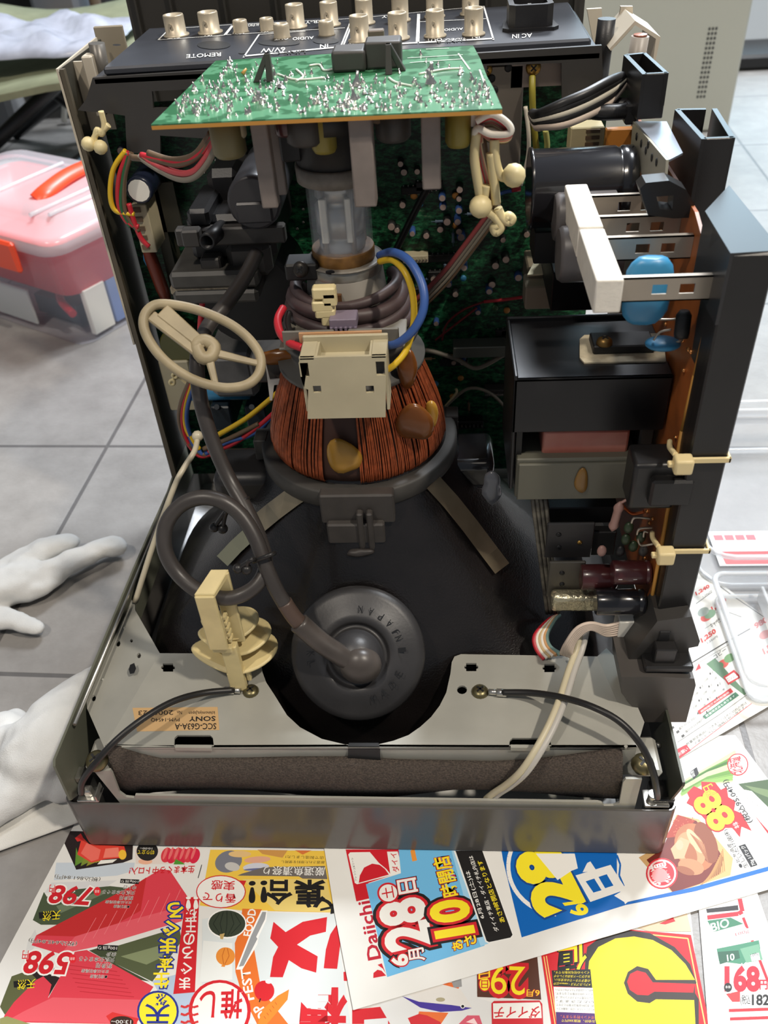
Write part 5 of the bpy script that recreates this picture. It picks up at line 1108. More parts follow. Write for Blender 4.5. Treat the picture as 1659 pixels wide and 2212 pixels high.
for t, a, b, h in (('中トロ',(1165,525),(1060,522),36),('天然生本まぐろ',(1155,570),(880,562),36),('刺身用',(1140,615),(1025,612),36),('または鳥取県産',(1125,658),(905,652),26),('●宮城県産',(1110,695),(975,690),26),('赤身',(995,1095),(912,1092),38),('天然生本まぐろ',(980,1140),(680,1130),42),('刺身用',(960,1190),(825,1185),44),('または鳥取県産',(930,1245),(700,1238),30),('●宮城県産',(920,1290),(775,1285),30)):
    F1.text(t, a, b, (a[0]-8, a[1]+h), *ok)
for cx, cy in ((420,775),(205,1362)): F1.poly(KK, (cx-90,cy-20),(cx+60,cy-32),(cx+75,cy+30),(cx-85,cy+34)); F1.text('天然', (cx+100,cy-42),(cx-50,cy-30),(cx+92,cy+44),(.03,KK),(.0,YY))
by = ((.20,BL),(.05,YY))
F1.stack((('生',1378,1335),('本',1408,1190),('ま',1432,1040),('ぐ',1460,890),('ろ',1498,735)), 130, 125, *by)
F1.ell(BL, 1348, 1600, 178, 178); F1.ell((252,226,50), 1348, 1600, 160, 160); F1.stack((('天',1345,1620),), 200, 160, (.04,BL)); F1.stack((('然',1370,1500),), 110, 100, (.03,BL))
F1.poly((214,52,50), (905,1640),(960,1605),(1140,1650),(1190,1660),(1150,1720),(960,1720)); F1.ell((60,36,28), 1040, 1690, 100, 50); F1.text('13:00~', (1120,1675),(950,1672),(1118,1706),(0,WW))
F1.f = zi; F1.text('生本まぐろ中トロ入!', (421,1870),(281,1874),(419,1886),(.04,RR)); F1.line(KK, .8, (436,1868),(428,1897))
F1.f = zb
F1.poly((206,34,42), (188,590),(298,575),(262,1340),(90,1355)); F1.stack((('ま',180,1270),('ぐ',195,1150),('ろ',205,1025),('の',215,915),('王',230,815),('様',232,722),('!!',240,628)), 86, 92, (.03,WW))
F1.poly((238,198,76), (385,205),(1300,215),(1370,705),(640,690),(300,650),(345,430)); F1.poly((232,206,120), (640,440),(1310,440),(1365,700),(900,690))
F1.ell((120,122,132), 530, 300, 110, 85, -20); F1.ell((196,194,190), 560, 340, 60, 34, 10); F1.ell((224,168,140), 760, 285, 105, 26, -4); F1.ell((206,208,220), 750, 345, 105, 34, -3); F1.ell((104,108,150), 745, 362, 95, 9, -3); F1.poly((204,150,80), (760,205),(1000,210),(960,270),(800,240)); F1.ell((226,190,130), 620, 240, 90, 26); F1.poly((216,120,60), (1060,210),(1190,212),(1120,245))
F1.poly((110,104,100), (810,345),(1298,335),(1318,440),(1120,436),(1090,418),(600,412),(640,395)); F1.text('厳選魚漬祭り', (1300,345),(812,335),(1296,415),(.05,(90,86,84)),(.01,WW)); F1.text('店で製造しました!', (1290,258),(985,250),(1288,282),(0,KK)); F1.text('厳選された原料を使用し', (1296,295),(950,290),(1294,318),(0,KK))
F1.text('集', (1290,450),(1062,450),(1290,660),(.06,KK)); F1.text('合', (1030,450),(835,448),(1030,640),(.06,KK)); F1.text('!!', (832,455),(698,460),(832,622),(.02,KK)); F1.text('大', (1450,560),(1265,600),(1450,690),(.06,KK))
F1.ell((206,40,44), 470, 540, 198, 132); F1.poly((206,40,44), (600,450),(672,452),(640,520)); F1.ell(WW, 470, 540, 190, 124); F1.text('香りで', (590,560),(330,542),(585,632),(.03,RR)); F1.text('実感', (580,455),(398,448),(575,530),(.03,RR))
F1.poly((216,222,222), (560,700),(1380,720),(1420,1000),(1500,1593),(320,1593),(320,760)); F1.poly((232,234,230), (330,930),(560,950),(560,1240),(300,1260))
F1.poly((224,112,40), (640,675),(795,680),(755,870),(735,1000),(780,1260),(860,1410),(1010,1600),(760,1600),(710,1500),(640,1370),(585,1180),(580,950),(620,850)); F1.text('FOOD', (712,895),(752,682),(648,888),(.02,WW)); F1.text('FEST', (735,1395),(700,1150),(660,1410),(.02,WW)); F1.text('OP', (860,1530),(790,1430),(790,1575),(.02,WW))
F1.poly((242,240,236), (790,690),(840,690),(830,770),(770,900),(760,960),(640,1160),(590,1160),(700,880)); F1.poly((150,152,154), (800,700),(830,702),(820,760),(750,900),(760,915),(650,1130),(612,1138),(710,890))
F1.ell((242,240,236), 518, 795, 156, 118); F1.ell((52,60,46), 518, 795, 146, 106)
for k in (-2,-1,0,1,2): F1.line((30,38,28), 3, (518+k*30, 695+abs(k)*8),(518+k*55, 795),(505+k*22, 890-abs(k)*6))
F1.poly((190,160,100), (460,880),(500,870),(485,920),(465,915)); F1.ell((226,140,52), 506, 1055, 76, 72); F1.poly((226,140,52), (490,1110),(500,985),(540,990),(500,1140),(470,1135)); F1.line((190,100,30), 3, (500,990),(480,1050),(492,1120)); F1.line((190,100,30), 3, (520,990),(535,1050),(500,1120))
F1.ell((208,32,40), 815, 1330, 80, 82); F1.ell(WW, 850, 1255, 26, 18); F1.line(KK, 5, (785,1390),(775,1420)); F1.poly((236,134,44), (1012,1318),(1000,1400),(900,1520),(830,1600),(760,1600),(800,1480),(920,1370))
for k in range(5): F1.line((200,96,30), 3, (900-22*k,1420+28*k),(915-22*k,1440+28*k))
F1.poly(RR, (888,780),(985,862),(1120,780),(1315,742),(1305,860),(1180,890),(1075,962),(1240,1055),(1228,1185),(1110,1150),(1010,1085),(962,1222),(860,1220),(885,1060),(925,980),(862,912)); F1.poly(RR, (1400,790),(1340,880),(1305,1000),(1288,1150),(1395,1155),(1420,960))
F1.stack((('種',1285,1500),), 350, 370, (.07,RR)); F1.poly(RR, (1445,1180),(1490,1170),(1500,1250),(1448,1250)); F1.poly(RR, (1515,1480),(1900,1440),(1900,1593),(1515,1593)); F1.poly((222,224,224), (1610,1560),(1800,1545),(1800,1640),(1610,1640))
F1.ell(RR, 460, 1490, 248, 248); F1.ell((240,236,230), 460, 1490, 220, 225); F1.text('推し', (640,1318),(308,1330),(632,1545),(.05,WW),(.04,RR))
for k in range(3): F1.line((206,50,50), 9, (150,1450+62*k),(185,1462+62*k),(215,1445+62*k),(250,1462+62*k),(290,1450+62*k))
F1.f = zc
F1.poly((222,222,220), (330,1330),(1060,1110),(1075,1300),(1180,1330),(1180,1520),(440,1520)); F1.poly((226,110,50), (800,1190),(950,1180),(930,1250),(870,1230)); F1.poly((226,110,50), (640,1400),(860,1410),(800,1500),(620,1480)); F1.poly((150,150,150), (880,1170),(955,1150),(960,1215),(900,1225)); 
F1.poly((224,220,214), (560,1270),(800,1195),(950,1235),(1040,1372),(880,1352),(640,1335)); F1.poly((70,52,150), (510,1285),(640,1328),(880,1352),(1035,1375),(960,1395),(800,1405),(650,1372)); F1.ell(WW, 966, 1362, 17, 17); F1.ell(KK, 966, 1362, 11, 11); F1.ell((172,162,130), 800, 1312, 34, 16)
F1.poly((204,44,50), (556,1450),(640,1418),(700,1430),(800,1480),(810,1520),(590,1520)); F1.poly((214,90,110), (930,1500),(1000,1430),(1090,1430),(1120,1520),(930,1520)); F1.poly((246,214,214), (990,1480),(1050,1450),(1080,1500))
F1.poly((86,48,32), (1072,1115),(1522,985),(1552,1312),(1075,1292)); F1.text('29', (1432,1065),(1180,1055),(1432,1280),(.10,RR),(.0,YY)); F1.text('6月', (1540,1238),(1445,1235),(1538,1290),(.1,RR),(.0,YY)); F1.ell(RR, 1130, 1195, 46, 58); F1.ell(YY, 1130, 1195, 38, 50); F1.text('日', (1155,1165),(1105,1165),(1155,1225),(.02,RR)); F1.text('日', (1170,1070),(1085,1085),(1170,1145),(.08,RR),(0,YY))
F1.poly((204,40,50), (1180,1340),(1200,1322),(1540,1318),(1560,1345),(1568,1520),(1185,1520)); F1.poly(WW, (1192,1340),(1540,1332),(1550,1360),(1556,1450),(1195,1455)); F1.text('ダイイチ', (1545,1362),(1205,1365),(1540,1450),(.03,RR))
F1.f = zd
F1.poly((214,190,160), (800,662),(1060,600),(1140,575),(1168,690),(900,690)); F1.poly((206,36,44), (960,640),(1050,600),(1065,625),(1000,645))
F1.poly((210,28,40), (205,838),(500,752),(750,676),(1165,712),(1290,1320),(275,1320)); F1.line((240,210,120), 3, (222,850),(300,1320)); F1.line((240,210,120), 3, (238,846),(314,1320)); F1.line((240,210,120), 4, (920,712),(1145,735),(1262,1320))
CS = [(500,1000),(512,880),(570,790),(680,735),(800,722),(920,745),(1040,810),(1130,900),(1190,1000),(940,1000),(890,930),(820,912),(760,950),(735,1020),(760,1090),(820,1140),(900,1150),(940,1125),(1185,1130),(1195,1320),(570,1320),(530,1180)]
F1.poly((52,46,44), (482,1000),(488,870),(500,790),(600,715),(750,680),(900,700),(1060,790),(1160,900),(1200,1020),(1190,1030),(1185,1075),(1215,1125),(1215,1320),(550,1330),(505,1180)); F1.poly(YY, *CS)
F1.poly((60,52,48), (735,1020),(760,950),(820,912),(890,930),(940,1000),(1190,1000),(1190,1130),(940,1125),(900,1150),(820,1140),(760,1090)); F1.poly((214,34,44), (755,1012),(775,962),(820,940),(875,955),(920,1016),(1190,1026),(1180,1082),(930,1076),(890,1100),(820,1096),(772,1064))
F1.text('値', (490,770),(318,795),(495,925),(.12,KK),(.04,YY)); F1.poly(KK, (272,940),(520,932),(532,1052),(280,1040))
for k, t in enumerate(('イントの付与対象外です。','およびコード決済はフレカポ','の電子マネーでのお支払い、','※フレカプラス・nanaco以外')): F1.text(t, (515+k*3,945+26*k),(288,943+24*k),(515,963+26*k),(0,YY))
F1.poly(WW, (284,1045),(535,1052),(548,1215),(296,1206))
for k, t in enumerate(('※詳しくは店頭までおたずねください。','イント10倍の対象外となります。','フレカ月間ボーナスポイントは、ポ','いただきます。','袋・配送料金等は対象外とさせて','※たばこ・ハガキ・切手・各種ギフト')): F1.text(t, (535+k*2,1060+25*k),(294+k*2,1056+24*k),(535+k*2,1076+25*k),(0,KK))
F1.poly((76,36,110), (298,1206),(548,1216),(556,1320),(306,1320)); F1.text('ポイント貯まります。', (545,1232),(330,1226),(546,1252),(0,(230,120,60))); F1.text('お会計、税抜300円で', (548,1258),(335,1252),(548,1276),(0,YY))
F1.done('tuna_flyer', 'large flyer with red tuna blocks, a yellow banner and a giant yellow curved letter')
# ---- yogurt price sheet at the lower right
F2 = Flyer(.0012, PAPER); F2.f = zd; F2.sheet([(1215,540),(1590,440),(1700,760),(1700,1600),(1300,1600)])
F2.line((214,40,54), 14, (1270,600),(1470,575),(1495,560),(1478,480)); F2.line((214,40,54), 9, (1500,600),(1570,780),(1659,1010)); F2.poly((40,36,36), (1262,545),(1466,520),(1470,552),(1268,570))
F2.poly((62,120,92), (1270,620),(1420,600),(1500,640),(1310,692)); F2.text('BIO', (1300,692),(1412,655),(1290,640),(.02,WW)); F2.poly((216,226,220), (1310,700),(1500,645),(1590,740),(1330,790)); F2.poly((70,132,104), (1330,800),(1480,770),(1600,745),(1610,800),(1500,900),(1345,880)); F2.poly((48,92,72), (1335,820),(1470,810),(1480,860),(1350,900)); F2.text('10', (1400,880),(1445,870),(1395,840),(.02,WW))
F2.poly((112,160,132), (1480,800),(1600,770),(1625,870),(1520,890)); F2.poly((250,246,244), (1445,700),(1540,665),(1560,725),(1470,750)); F2.text('100g', (1455,725),(1540,700),(1448,700),(0,(200,60,70))); F2.poly((250,246,244), (1545,840),(1600,825),(1610,870),(1555,880)); F2.text('100g', (1550,860),(1602,845),(1546,835),(0,KK))
F2.poly((202,60,62), (1390,1090),(1480,1070),(1480,1140),(1430,1140)); F2.text('168', (1388,1066),(1602,1066),(1388,920),(.10,WW),(.05,(214,34,54))); F2.text('円', (1606,1060),(1656,1060),(1606,1000),(.06,(214,34,54))); F2.text('182', (1558,1160),(1665,1160),(1558,1095),(.03,KK)); F2.text('(税込', (1484,1165),(1545,1165),(1484,1095),(.01,KK)); F2.ell(KK, 1402, 1048, 26, 30); F2.text('本体', (1385,1055),(1420,1055),(1385,1035),(0,WW))
F2.line((206,44,54), 10, (1408,1196),(1700,1186)); F2.line((206,44,54), 10, (1415,1250),(1700,1240))
F2.done('yogurt_flyer', 'flyer at the lower right with a red 168 yen price and green yogurt pots')
# ---- sheet with the blue and light blue panels, crossing the others
F3 = Flyer(.0018, mat('flyer_paper_bright', (234,233,228), .36, var=.02, scale=30, spec=.35)); F3.sheet([(763,2182),(722,1968),(700,1830),(860,1700),(1330,1600),(1588,1588),(1720,1765),(1720,1904)], .0003)
F3.f = zc
F3.poly((206,30,44), (92,190),(490,190),(515,355),(262,440),(272,555),(172,578)); F3.poly(WW, (112,228),(125,212),(480,205),(515,325),(500,365),(178,450),(160,440)); F3.poly((206,30,44), (190,440),(198,385),(230,325),(290,296),(345,305),(385,335),(415,378)); F3.poly((206,30,44), (265,200),(400,200),(425,372),(395,335),(340,290)); F3.text('ダイイ', (492,352),(470,210),(446,364),(.03,(206,30,44))); F3.text('フレッシュ&リート', (178,425),(150,250),(160,430),(0,KK))
F3.text('Daiichi', (356,1000),(272,572),(262,1018),(.02,(190,30,52))); F3.poly((206,30,44), (298,1150),(300,1112),(330,1088),(360,1095),(395,1132)); F3.poly((206,30,44), (330,1052),(362,1040),(392,1118),(370,1080))
F3.poly((112,186,230), (243,450),(505,368),(487,190),(905,190),(1005,610),(1130,908),(402,1143)); F3.poly((160,208,236), (880,190),(920,190),(1130,780),(1165,890),(1100,912),(1000,640)); F3.poly((232,150,60), (575,200),(605,180),(625,272),(590,280))
o3 = ((.15,KK),(.095,RR),(.04,WW)); y3_ = ((.16,KK),(.105,RR),(.045,YY))
F3.text('28', (735,882),(655,545),(415,955), *o3); F3.text('6', (560,1042),(545,970),(450,1066), *o3); F3.text('月', (685,1012),(672,920),(572,1035), *o3); F3.ell(RR, 410, 515, 82, 78); F3.ell(WW, 410, 515, 68, 64); F3.text('土', (455,548),(440,462),(370,565),(.02,RR)); F3.text('日', (630,500),(612,400),(492,525), *o3)
F3.text('10', (1045,800),(985,560),(775,845), *y3_); F3.text('あ', (970,925),(960,858),(895,950), *y3_); F3.text('さ', (1070,890),(1055,820),(985,915), *y3_); F3.text('時開店', (945,525),(860,235),(820,552), *y3_)
F3.poly((236,236,232), (898,200),(1120,200),(1348,830),(1330,856),(1160,892),(1135,880)); F3.poly(KK, (912,200),(1112,200),(1338,828),(1322,848),(1162,882),(1144,872)); F3.text('6月28日(土)は', (1135,700),(1020,345),(1098,712),(.02,WW)); F3.text('ダイイチ東店・ダイイチ札内店は', (1238,798),(1040,235),(1204,808),(.02,WW)); F3.text('あさ9時開店となります', (1285,728),(1108,268),(1246,740),(.02,YY))
F3.f = zd
B2 = (0,100,186)
F3.poly(B2, (-58,120),(-40,230),(80,727),(745,520),(690,380),(690,120)); 
for a0, a1, cx, cy, r, w in ((95,215,330,270,320,26),(215,262,330,270,320,26)): F3.line(WW, w/2, *[(cx + r*cos(radians(a))*1.05, cy + r*sin(radians(a))*.97) for a in range(a0, a1, 8)])
F3.poly(WW, (700,120),(1700,60),(1700,272),(745,505),(672,460),(740,420),(690,300))
F3.line(B2, 6, (690,200),(712,260),(705,330),(735,400))
F3.text('28', (462,482),(285,130),(205,588),(.09,(20,70,140)),(.06,(252,232,44))); F3.poly(WW, (170,190),(420,190),(440,285),(400,300),(310,360)); F3.poly(WW, (425,330),(650,262),(750,420),(520,500)); F3.poly(B2, (490,368),(545,350),(592,425),(540,440)); F3.poly(B2, (572,340),(625,322),(668,395),(615,412)); F3.poly(WW, (500,250),(520,240),(560,300),(470,310))
F3.text('6/', (515,560),(440,470),(425,602),(.04,(252,232,44)))
F3.poly((206,166,112), (830,215),(1000,120),(1070,-60),(1215,-30),(1300,60),(1435,220),(1418,330),(1220,390),(1050,445),(930,330)); F3.poly((112,36,26), (880,230),(980,160),(1080,-60),(1200,-20),(1290,90),(1375,220),(1350,320),(1220,385),(1050,440)); F3.poly((168,60,40), (1000,90),(1080,-60),(1190,-20),(1100,80))
for k in range(40): random.seed(k); F3.ell((196,96,70), random.uniform(1040,1180), random.uniform(-40,90), 5, 4, n=6)
F3.ell((176,110,72), 1190, 150, 125, 160, -25); F3.ell((134,72,46), 1262, 120, 66, 140, -20); F3.ell((196,142,102), 1165, 165, 88, 120, -25); F3.ell((214,172,136), 1190, 110, 30, 90, -32); F3.ell((160,96,62), 1160, 190, 40, 75, -20); F3.ell((186,128,90), 1165, 275, 85, 50, 15); F3.ell((148,86,56), 1130, 300, 60, 24, 20); F3.poly((212,160,124), (1035,160),(1100,85),(1160,110),(1120,220),(1060,225)); F3.ell((206,166,136), 1092, 135, 24, 32)
for k in range(12): F3.line((156,98,66), 2, (1160+8*k,60+6*k),(1200+7*k,120+12*k))
for k in range(14): F3.line((176,130,76), 3, (1225+12*k, 395-7*k),(1290+6*k, 330-13*k))
F3.ell((214,44,56), 978, 318, 102, 100); F3.ell((244,206,202), 978, 318, 92, 90); F3.ell((214,44,56), 978, 318, 80, 78); F3.text('北海道', (1040,370),(1000,240),(930,400),(.04,(250,236,232))); F3.ell((240,150,150), 965, 330, 50, 46)
F3.poly(B2, (735,522),(760,500),(1180,405),(1700,262),(1700,290),(1190,432))
F3.text('●北海道産', (1500,275),(1415,120),(1478,286),(.01,KK)); F3.text('生しいたけ(菌床)', (1540,272),(1400,30),(1508,288),(.01,KK)); F3.poly(KK, (1548,278),(1592,264),(1512,128),(1470,142)); F3.text('70g 1パック', (1586,258),(1512,136),(1556,270),(.01,WW))
F3.f = ze
for k in range(26):
    random.seed(k+50); x = random.uniform(300,620); c = random.choice(((96,140,60),(130,168,84),(60,104,44),(190,206,150))); t = random.uniform(0,1); F3.line(c, random.uniform(5,12), (285+40*t, 1640-110*t),(430+70*t, 1560-130*t),(640+20*t, 1540-210*t))
F3.poly((34,30,32), (345,1480),(395,1445),(410,1490),(375,1530)); F3.text('国産', (385,1505),(372,1465),(355,1520),(0,WW)); F3.poly((70,92,60), (680,1560),(882,1530),(1000,1800),(882,1740),(760,1640)); F3.poly((110,130,90), (720,1570),(880,1600),(900,1660),(800,1620)); F3.poly(WW, (720,1600),(770,1610),(882,1720),(882,1760),(730,1650))
F3.ell((206,44,54), 675, 1428, 72, 76); F3.ell(WW, 675, 1428, 64, 68); F3.text('北海道', (715,1480),(690,1370),(630,1500),(.06,(206,44,54)))
F3.poly((208,34,42), (325,1690),(345,1655),(330,1620),(375,1575),(430,1600),(425,1545),(520,1550),(560,1600),(600,1580),(610,1650),(660,1680),(650,1740),(700,1760),(770,1880),(700,1850),(690,1925),(640,1860),(560,1860),(450,1800),(380,1720)); F3.poly((208,34,42), (780,1760),(820,1810),(900,1900),(900,1925))
F3.text('88', (665,1790),(500,1590),(525,1895),(.07,(196,30,36)),(.035,(252,234,40))); F3.text('円', (530,1620),(495,1555),(470,1650),(.08,RR),(0,(252,234,40))); F3.ell((208,34,42), 668, 1840, 36, 38); F3.text('本体', (690,1855),(670,1815),(655,1872),(0,WW)); F3.text('(税込95.04円)', (785,1815),(610,1525),(735,1835),(.02,KK))
F3.done('opening_day_flyer', 'flyer crosswise on top with light blue and blue date panels, mushrooms and leeks')
# ---- older newspaper page at the right, below the clear boxes
F4 = Flyer(.0026, mat('newsprint', (226,224,216), .6, var=.03, scale=40)); F4.f = ze; F4.sheet([(420,86),(1010,530),(1040,940),(200,1430),(-150,1100),(200,300)], .0003)
g4 = (70,66,62); r4 = (206,66,58)
F4.line(g4, 3, (420,110),(640,275),(900,450)); F4.line(g4, 4, (330,752),(600,590),(760,500)); F4.line((150,146,140), 2, (345,770),(620,605)); F4.line(g4, 2, (430,440),(540,360),(700,420)); F4.line(g4, 2, (390,330),(500,250)); F4.line((150,146,140), 2, (450,500),(560,430))
for t, a, b, h in (('1,240',(395,275),(485,220),30),('1,240',(505,380),(600,315),34),('1,250',(435,600),(530,530),40),('1,580',(860,680),(960,610),50),('980',(800,500),(880,450),40)): F4.text(t, a, b, (a[0]-h*.35, a[1]-h*.8), (.05,r4))
for t, a, b, h in (('1,296円',(440,290),(500,250),16),('1,339円',(520,400),(600,350),16),('1,350円',(470,605),(540,560),18)): F4.text(t, a, b, (a[0]-h*.35, a[1]-h*.8), (.01,g4))
for cx, cy, c in ((460,420,(206,90,80)),(485,400,(120,150,120)),(440,385,(150,160,150)),(575,740,(214,96,84)),(540,760,(90,130,84)),(620,700,(120,160,110)),(860,540,(216,120,110))): F4.ell(c, cx, cy, 42, 28, -30)
F4.poly((96,128,96), (460,740),(520,700),(700,900),(750,935),(720,955),(560,830)); F4.poly((206,60,60), (575,830),(650,780),(700,830),(610,885)); F4.poly(WW, (590,835),(648,798),(680,830),(612,868)); F4.text('ニンジン', (612,860),(675,820),(596,842),(0,r4))
F4.text('コピー', (520,710),(600,650),(505,685),(.02,g4)); F4.text('キャベツ', (500,500),(570,450),(480,470),(.02,g4)); F4.poly((206,60,66), (385,790),(410,735),(425,770))
F4.poly((206,60,58), (400,1062),(625,905),(645,930),(415,1087)); F4.poly((66,120,88), (435,1097),(660,932),(685,955),(455,1118)); F4.text('期間限定の特別価格', (425,1075),(620,938),(418,1062),(0,WW)); F4.text('数量限定品もあります', (462,1105),(660,962),(452,1092),(0,WW))
for k in range(5):
    for j in range(4): a = (350 + 34*k + 52*j*.5, 1010 - 48*k + 44*j*.9); F4.text('日時' if (k+j)%2 else '■ ' + '店', a, (a[0]+24, a[1]-17), (a[0]-6, a[1]-17), (0,g4))
for t, a, b in (('☎0155-22-3201',(275,1195),(390,1115)),('☎0155-23-0982',(320,1215),(432,1135)),('数量限定商品につきましては売り切れの際は',(330,1300),(740,1010)),('ご了承ください。価格は税込みです。',(360,1315),(735,1035))): F4.text(t, a, b, (a[0]-10, a[1]-16), (0,g4))
F4.line((206,60,66), 2, (330,1345),(770,1010)); F4.line(g4, 1.5, (265,1275),(560,1080),(740,950)); F4.poly((206,44,54), (235,1335),(325,1290),(355,1332),(265,1395)); F4.text('お願い', (275,1370),(340,1328),(262,1350),(0,WW))
for k in range(3): F4.poly(g4, (218+35*k,1175+28*k),(236+35*k,1163+28*k),(244+35*k,1177+28*k),(226+35*k,1190+28*k))
F4.done('newspaper_page', 'newspaper page with red prices beside the monitor, below the clear plastic boxes')
# ================================================================== THINGS AROUND THE MONITOR
CLEAR = mat('clear_polystyrene', (236,240,244), .12, alpha=.15, spec=.8)
CLEARE = mat('clear_polystyrene_edge', (240,244,248), .15, alpha=.5, spec=.8)
FROST = mat('frosted_clear_plastic', (216,220,236), .25, alpha=.20)
TRED = mat('red_translucent_tray', (236,66,74), .35); TORG = mat('orange_red_handle', (240,78,40), .35)
# ---- tool box, left
TC = Vector((-.374,.612,0)); U = Vector((-.862,.507,0)); V = Vector((.507,.862,0)); BW, BD, BH = .30, .19, .128
def tb_(u, v, z): return TC + U*u + V*v + Vector((0,0,z))
TBX = thing('tool_box', 'clear plastic tool box with a red tray and orange latch, left behind the monitor', 'tool box', (TC + U*BW/2 + V*BD/2))
def rr_uv(u0, u1, v0, v1, r): return rrect(u0, u1, v0, v1, r, 4)
def shell(levels, name, m, par, closed=True, r=.02, cap0=True, cap1=False):
    g = MB(); g.rings([[tb_(u, v, z) for u, v in rr_uv(-e, BW+e, -e, BD+e, r)] for e, z in levels], cap0, cap1); return g.build(name, m, par)
shell([(-.012,.0008),(-.008,.001),(-.001,.06),(.004,BH)], 'box_body', FROST, TBX)
shell([(-.016,.062),(-.014,.060),(-.004,BH-.004),(.0,BH-.001)], 'red_tray', TRED, TBX)
g = MB(); lv = [(.010,BH-.008),(.012,BH-.004),(.012,BH+.006),(.006,BH+.012),(-.02,BH+.013),(-.024,BH+.019),(-.05,BH+.020)]
g.rings([[tb_(u, v, z) for u, v in rr_uv(-e, BW+e, -e, BD+e, .024)] for e, z in lv], False, True); LID = g.build('lid', mat('milky_clear_lid', (232,232,238), .22, alpha=.48), TBX)
g = MB(); g.tube([tb_(.09,.06,BH+.018), tb_(.088,.075,BH+.024), tb_(.10,.12,BH+.027), tb_(.11,.165,BH+.024), tb_(.113,.18,BH+.018)], .011, 10, flat=.45); g.build('carry_handle', TORG, LID)
for a, b in (((.03,.03),(.03,.16)),((.05,.02),(.055,.16)),((.15,.03),(.16,.16))):
    g = MB(); g.tube([tb_(a[0],a[1],BH+.0215), tb_(b[0],b[1],BH+.0215)], .0025, 8); g.build('lid_rib', CLEARE, LID)
g = MB(); g.hexa([tb_(.05,-.016,BH-.034),tb_(.14,-.016,BH-.034),tb_(.14,-.009,BH-.034),tb_(.05,-.009,BH-.034)], [tb_(.045,-.020,BH+.004),tb_(.145,-.020,BH+.004),tb_(.145,-.012,BH+.004),tb_(.045,-.012,BH+.004)], .003); g.build('latch', TORG, TBX)
def inbox(u0,u1,v0,v1,z0,z1,m,name):
    g = MB(); c = [tb_(u0,v0,z0),tb_(u1,v0,z0),tb_(u1,v1,z0),tb_(u0,v1,z0)]; g.hexa(c, [q + Vector((0,0,z1-z0)) for q in c], .001); o = g.build(name, m, TBX); return o
def boxed(u0,u1,v0,v1,z0,z1,m,name,label,cat):
    g = MB(); c = [tb_(u0,v0,z0),tb_(u1,v0,z0),tb_(u1,v1,z0),tb_(u0,v1,z0)]; g.hexa(c, [q + Vector((0,0,z1-z0)) for q in c], .001); return tag(g.build(name, m), label, cat)
boxed(.10,.262,.0135,.017,.006,.052,[mat('pale_card', (206,210,208), .5)],'paper_card','pale card standing inside the clear tool box, facing left','card')
boxed(.045,.060,.0135,.017,.006,.05,mat('sky_blue_card', (90,170,214), .5),'blue_card','narrow sky blue card inside the clear tool box','card') if False else None
inb = boxed(.012,.02,.030,.062,.005,.062,WHT,'white_packet','white packet upright inside the tool box near its right corner','packet')
boxed(.014,.022,.066,.12,.005,.060,mat('slate_blue_packet', (116,140,190), .45),'blue_packet','blue packet inside the tool box behind the white packet','packet')
boxed(.05,.13,.04,.14,.005,.03,mat('dark_slate_tools', (70,84,92), .5),'parts_case','dark slate case lying in the bottom of the tool box','case')
g = MB(); g.tube([tb_(.03,.02,.034), tb_(.06,.03,.038), tb_(.09,.05,.036)], .005, 8); tag(g.build('screwdriver_handle', RED), 'red screwdriver handle seen through the tool box wall', 'screwdriver')
# ---- folding stool with a bag on it
ST = thing('folding_stool', 'olive canvas folding stool with crossed black legs, top left', 'stool', (-.62,1.28,0))
OLC = mat('olive_canvas', (122,126,100), .8, var=.1, scale=30, bump=.3, bscale=500)
g = MB(); rs = []
for j in range(9):
    y = 1.02 + .50*j/8; rs.append([Vector((-.98 + .60*i/14, y, .204 + .012*sin(i*.7) - .020*math.exp(-((i-10)/3)**2) + .03*(j/8) )) for i in range(15)] + [Vector((-.98 + .60*i/14, y, .195 + .012*sin(i*.7) - .020*math.exp(-((i-10)/3)**2) + .03*(j/8))) for i in range(14,-1,-1)])
g.rings(rs); g.build('canvas_seat', OLC, ST)
LEG = mat('dark_grey_tube', (48,48,50), .35, .4)
for a, b in (((-.80,1.16,.01),(-.50,1.20,.20)),((-.62,1.14,.01),(-.86,1.18,.20)),((-.60,1.46,.01),(-.80,1.44,.2)),((-.80,1.48,.01),(-.46,1.44,.2))):
    g = MB(); g.tube([a, b], .0115, 10, raw=True); g.build('leg', LEG, ST)
g = MB(); g.tube([(-.63,1.13,.012),(-.60,1.30,.012),(-.59,1.47,.012)], .011, 10); g.build('foot_rail', LEG, ST)
g = MB(); random.seed(5); n = 22; m_ = 12; top = []; C0 = Vector((-.66,1.14,.215))
for j in range(m_+1):
    for i in range(n+1):
        u, v = i/n, j/m_; e = min(u,1-u,v,1-v)*5; h = .004 + .028*min(1,e)*(.6+.8*noise.noise(Vector((u*7,v*5,1.7))))
        top.append(g.bm.verts.new(C0 + Vector((-.07 + .30*u + .01*noise.noise(Vector((v*6,2,0))), -.05 + .20*v + .012*noise.noise(Vector((u*6,0,3))), max(h,.003) + .012*v))))
for j in range(m_):
    for i in range(n): a = j*(n+1)+i; g.face([top[a],top[a+1],top[a+n+2],top[a+n+1]], True)
o = g.build('plastic_bag', mat('silvery_plastic_bag', (172,176,190), .28, alpha=.9, var=.12, scale=40)); sd = o.modifiers.new('thick','SOLIDIFY'); sd.thickness = .001
tag(o, 'crinkled silvery plastic bag lying on the olive stool', 'bag')
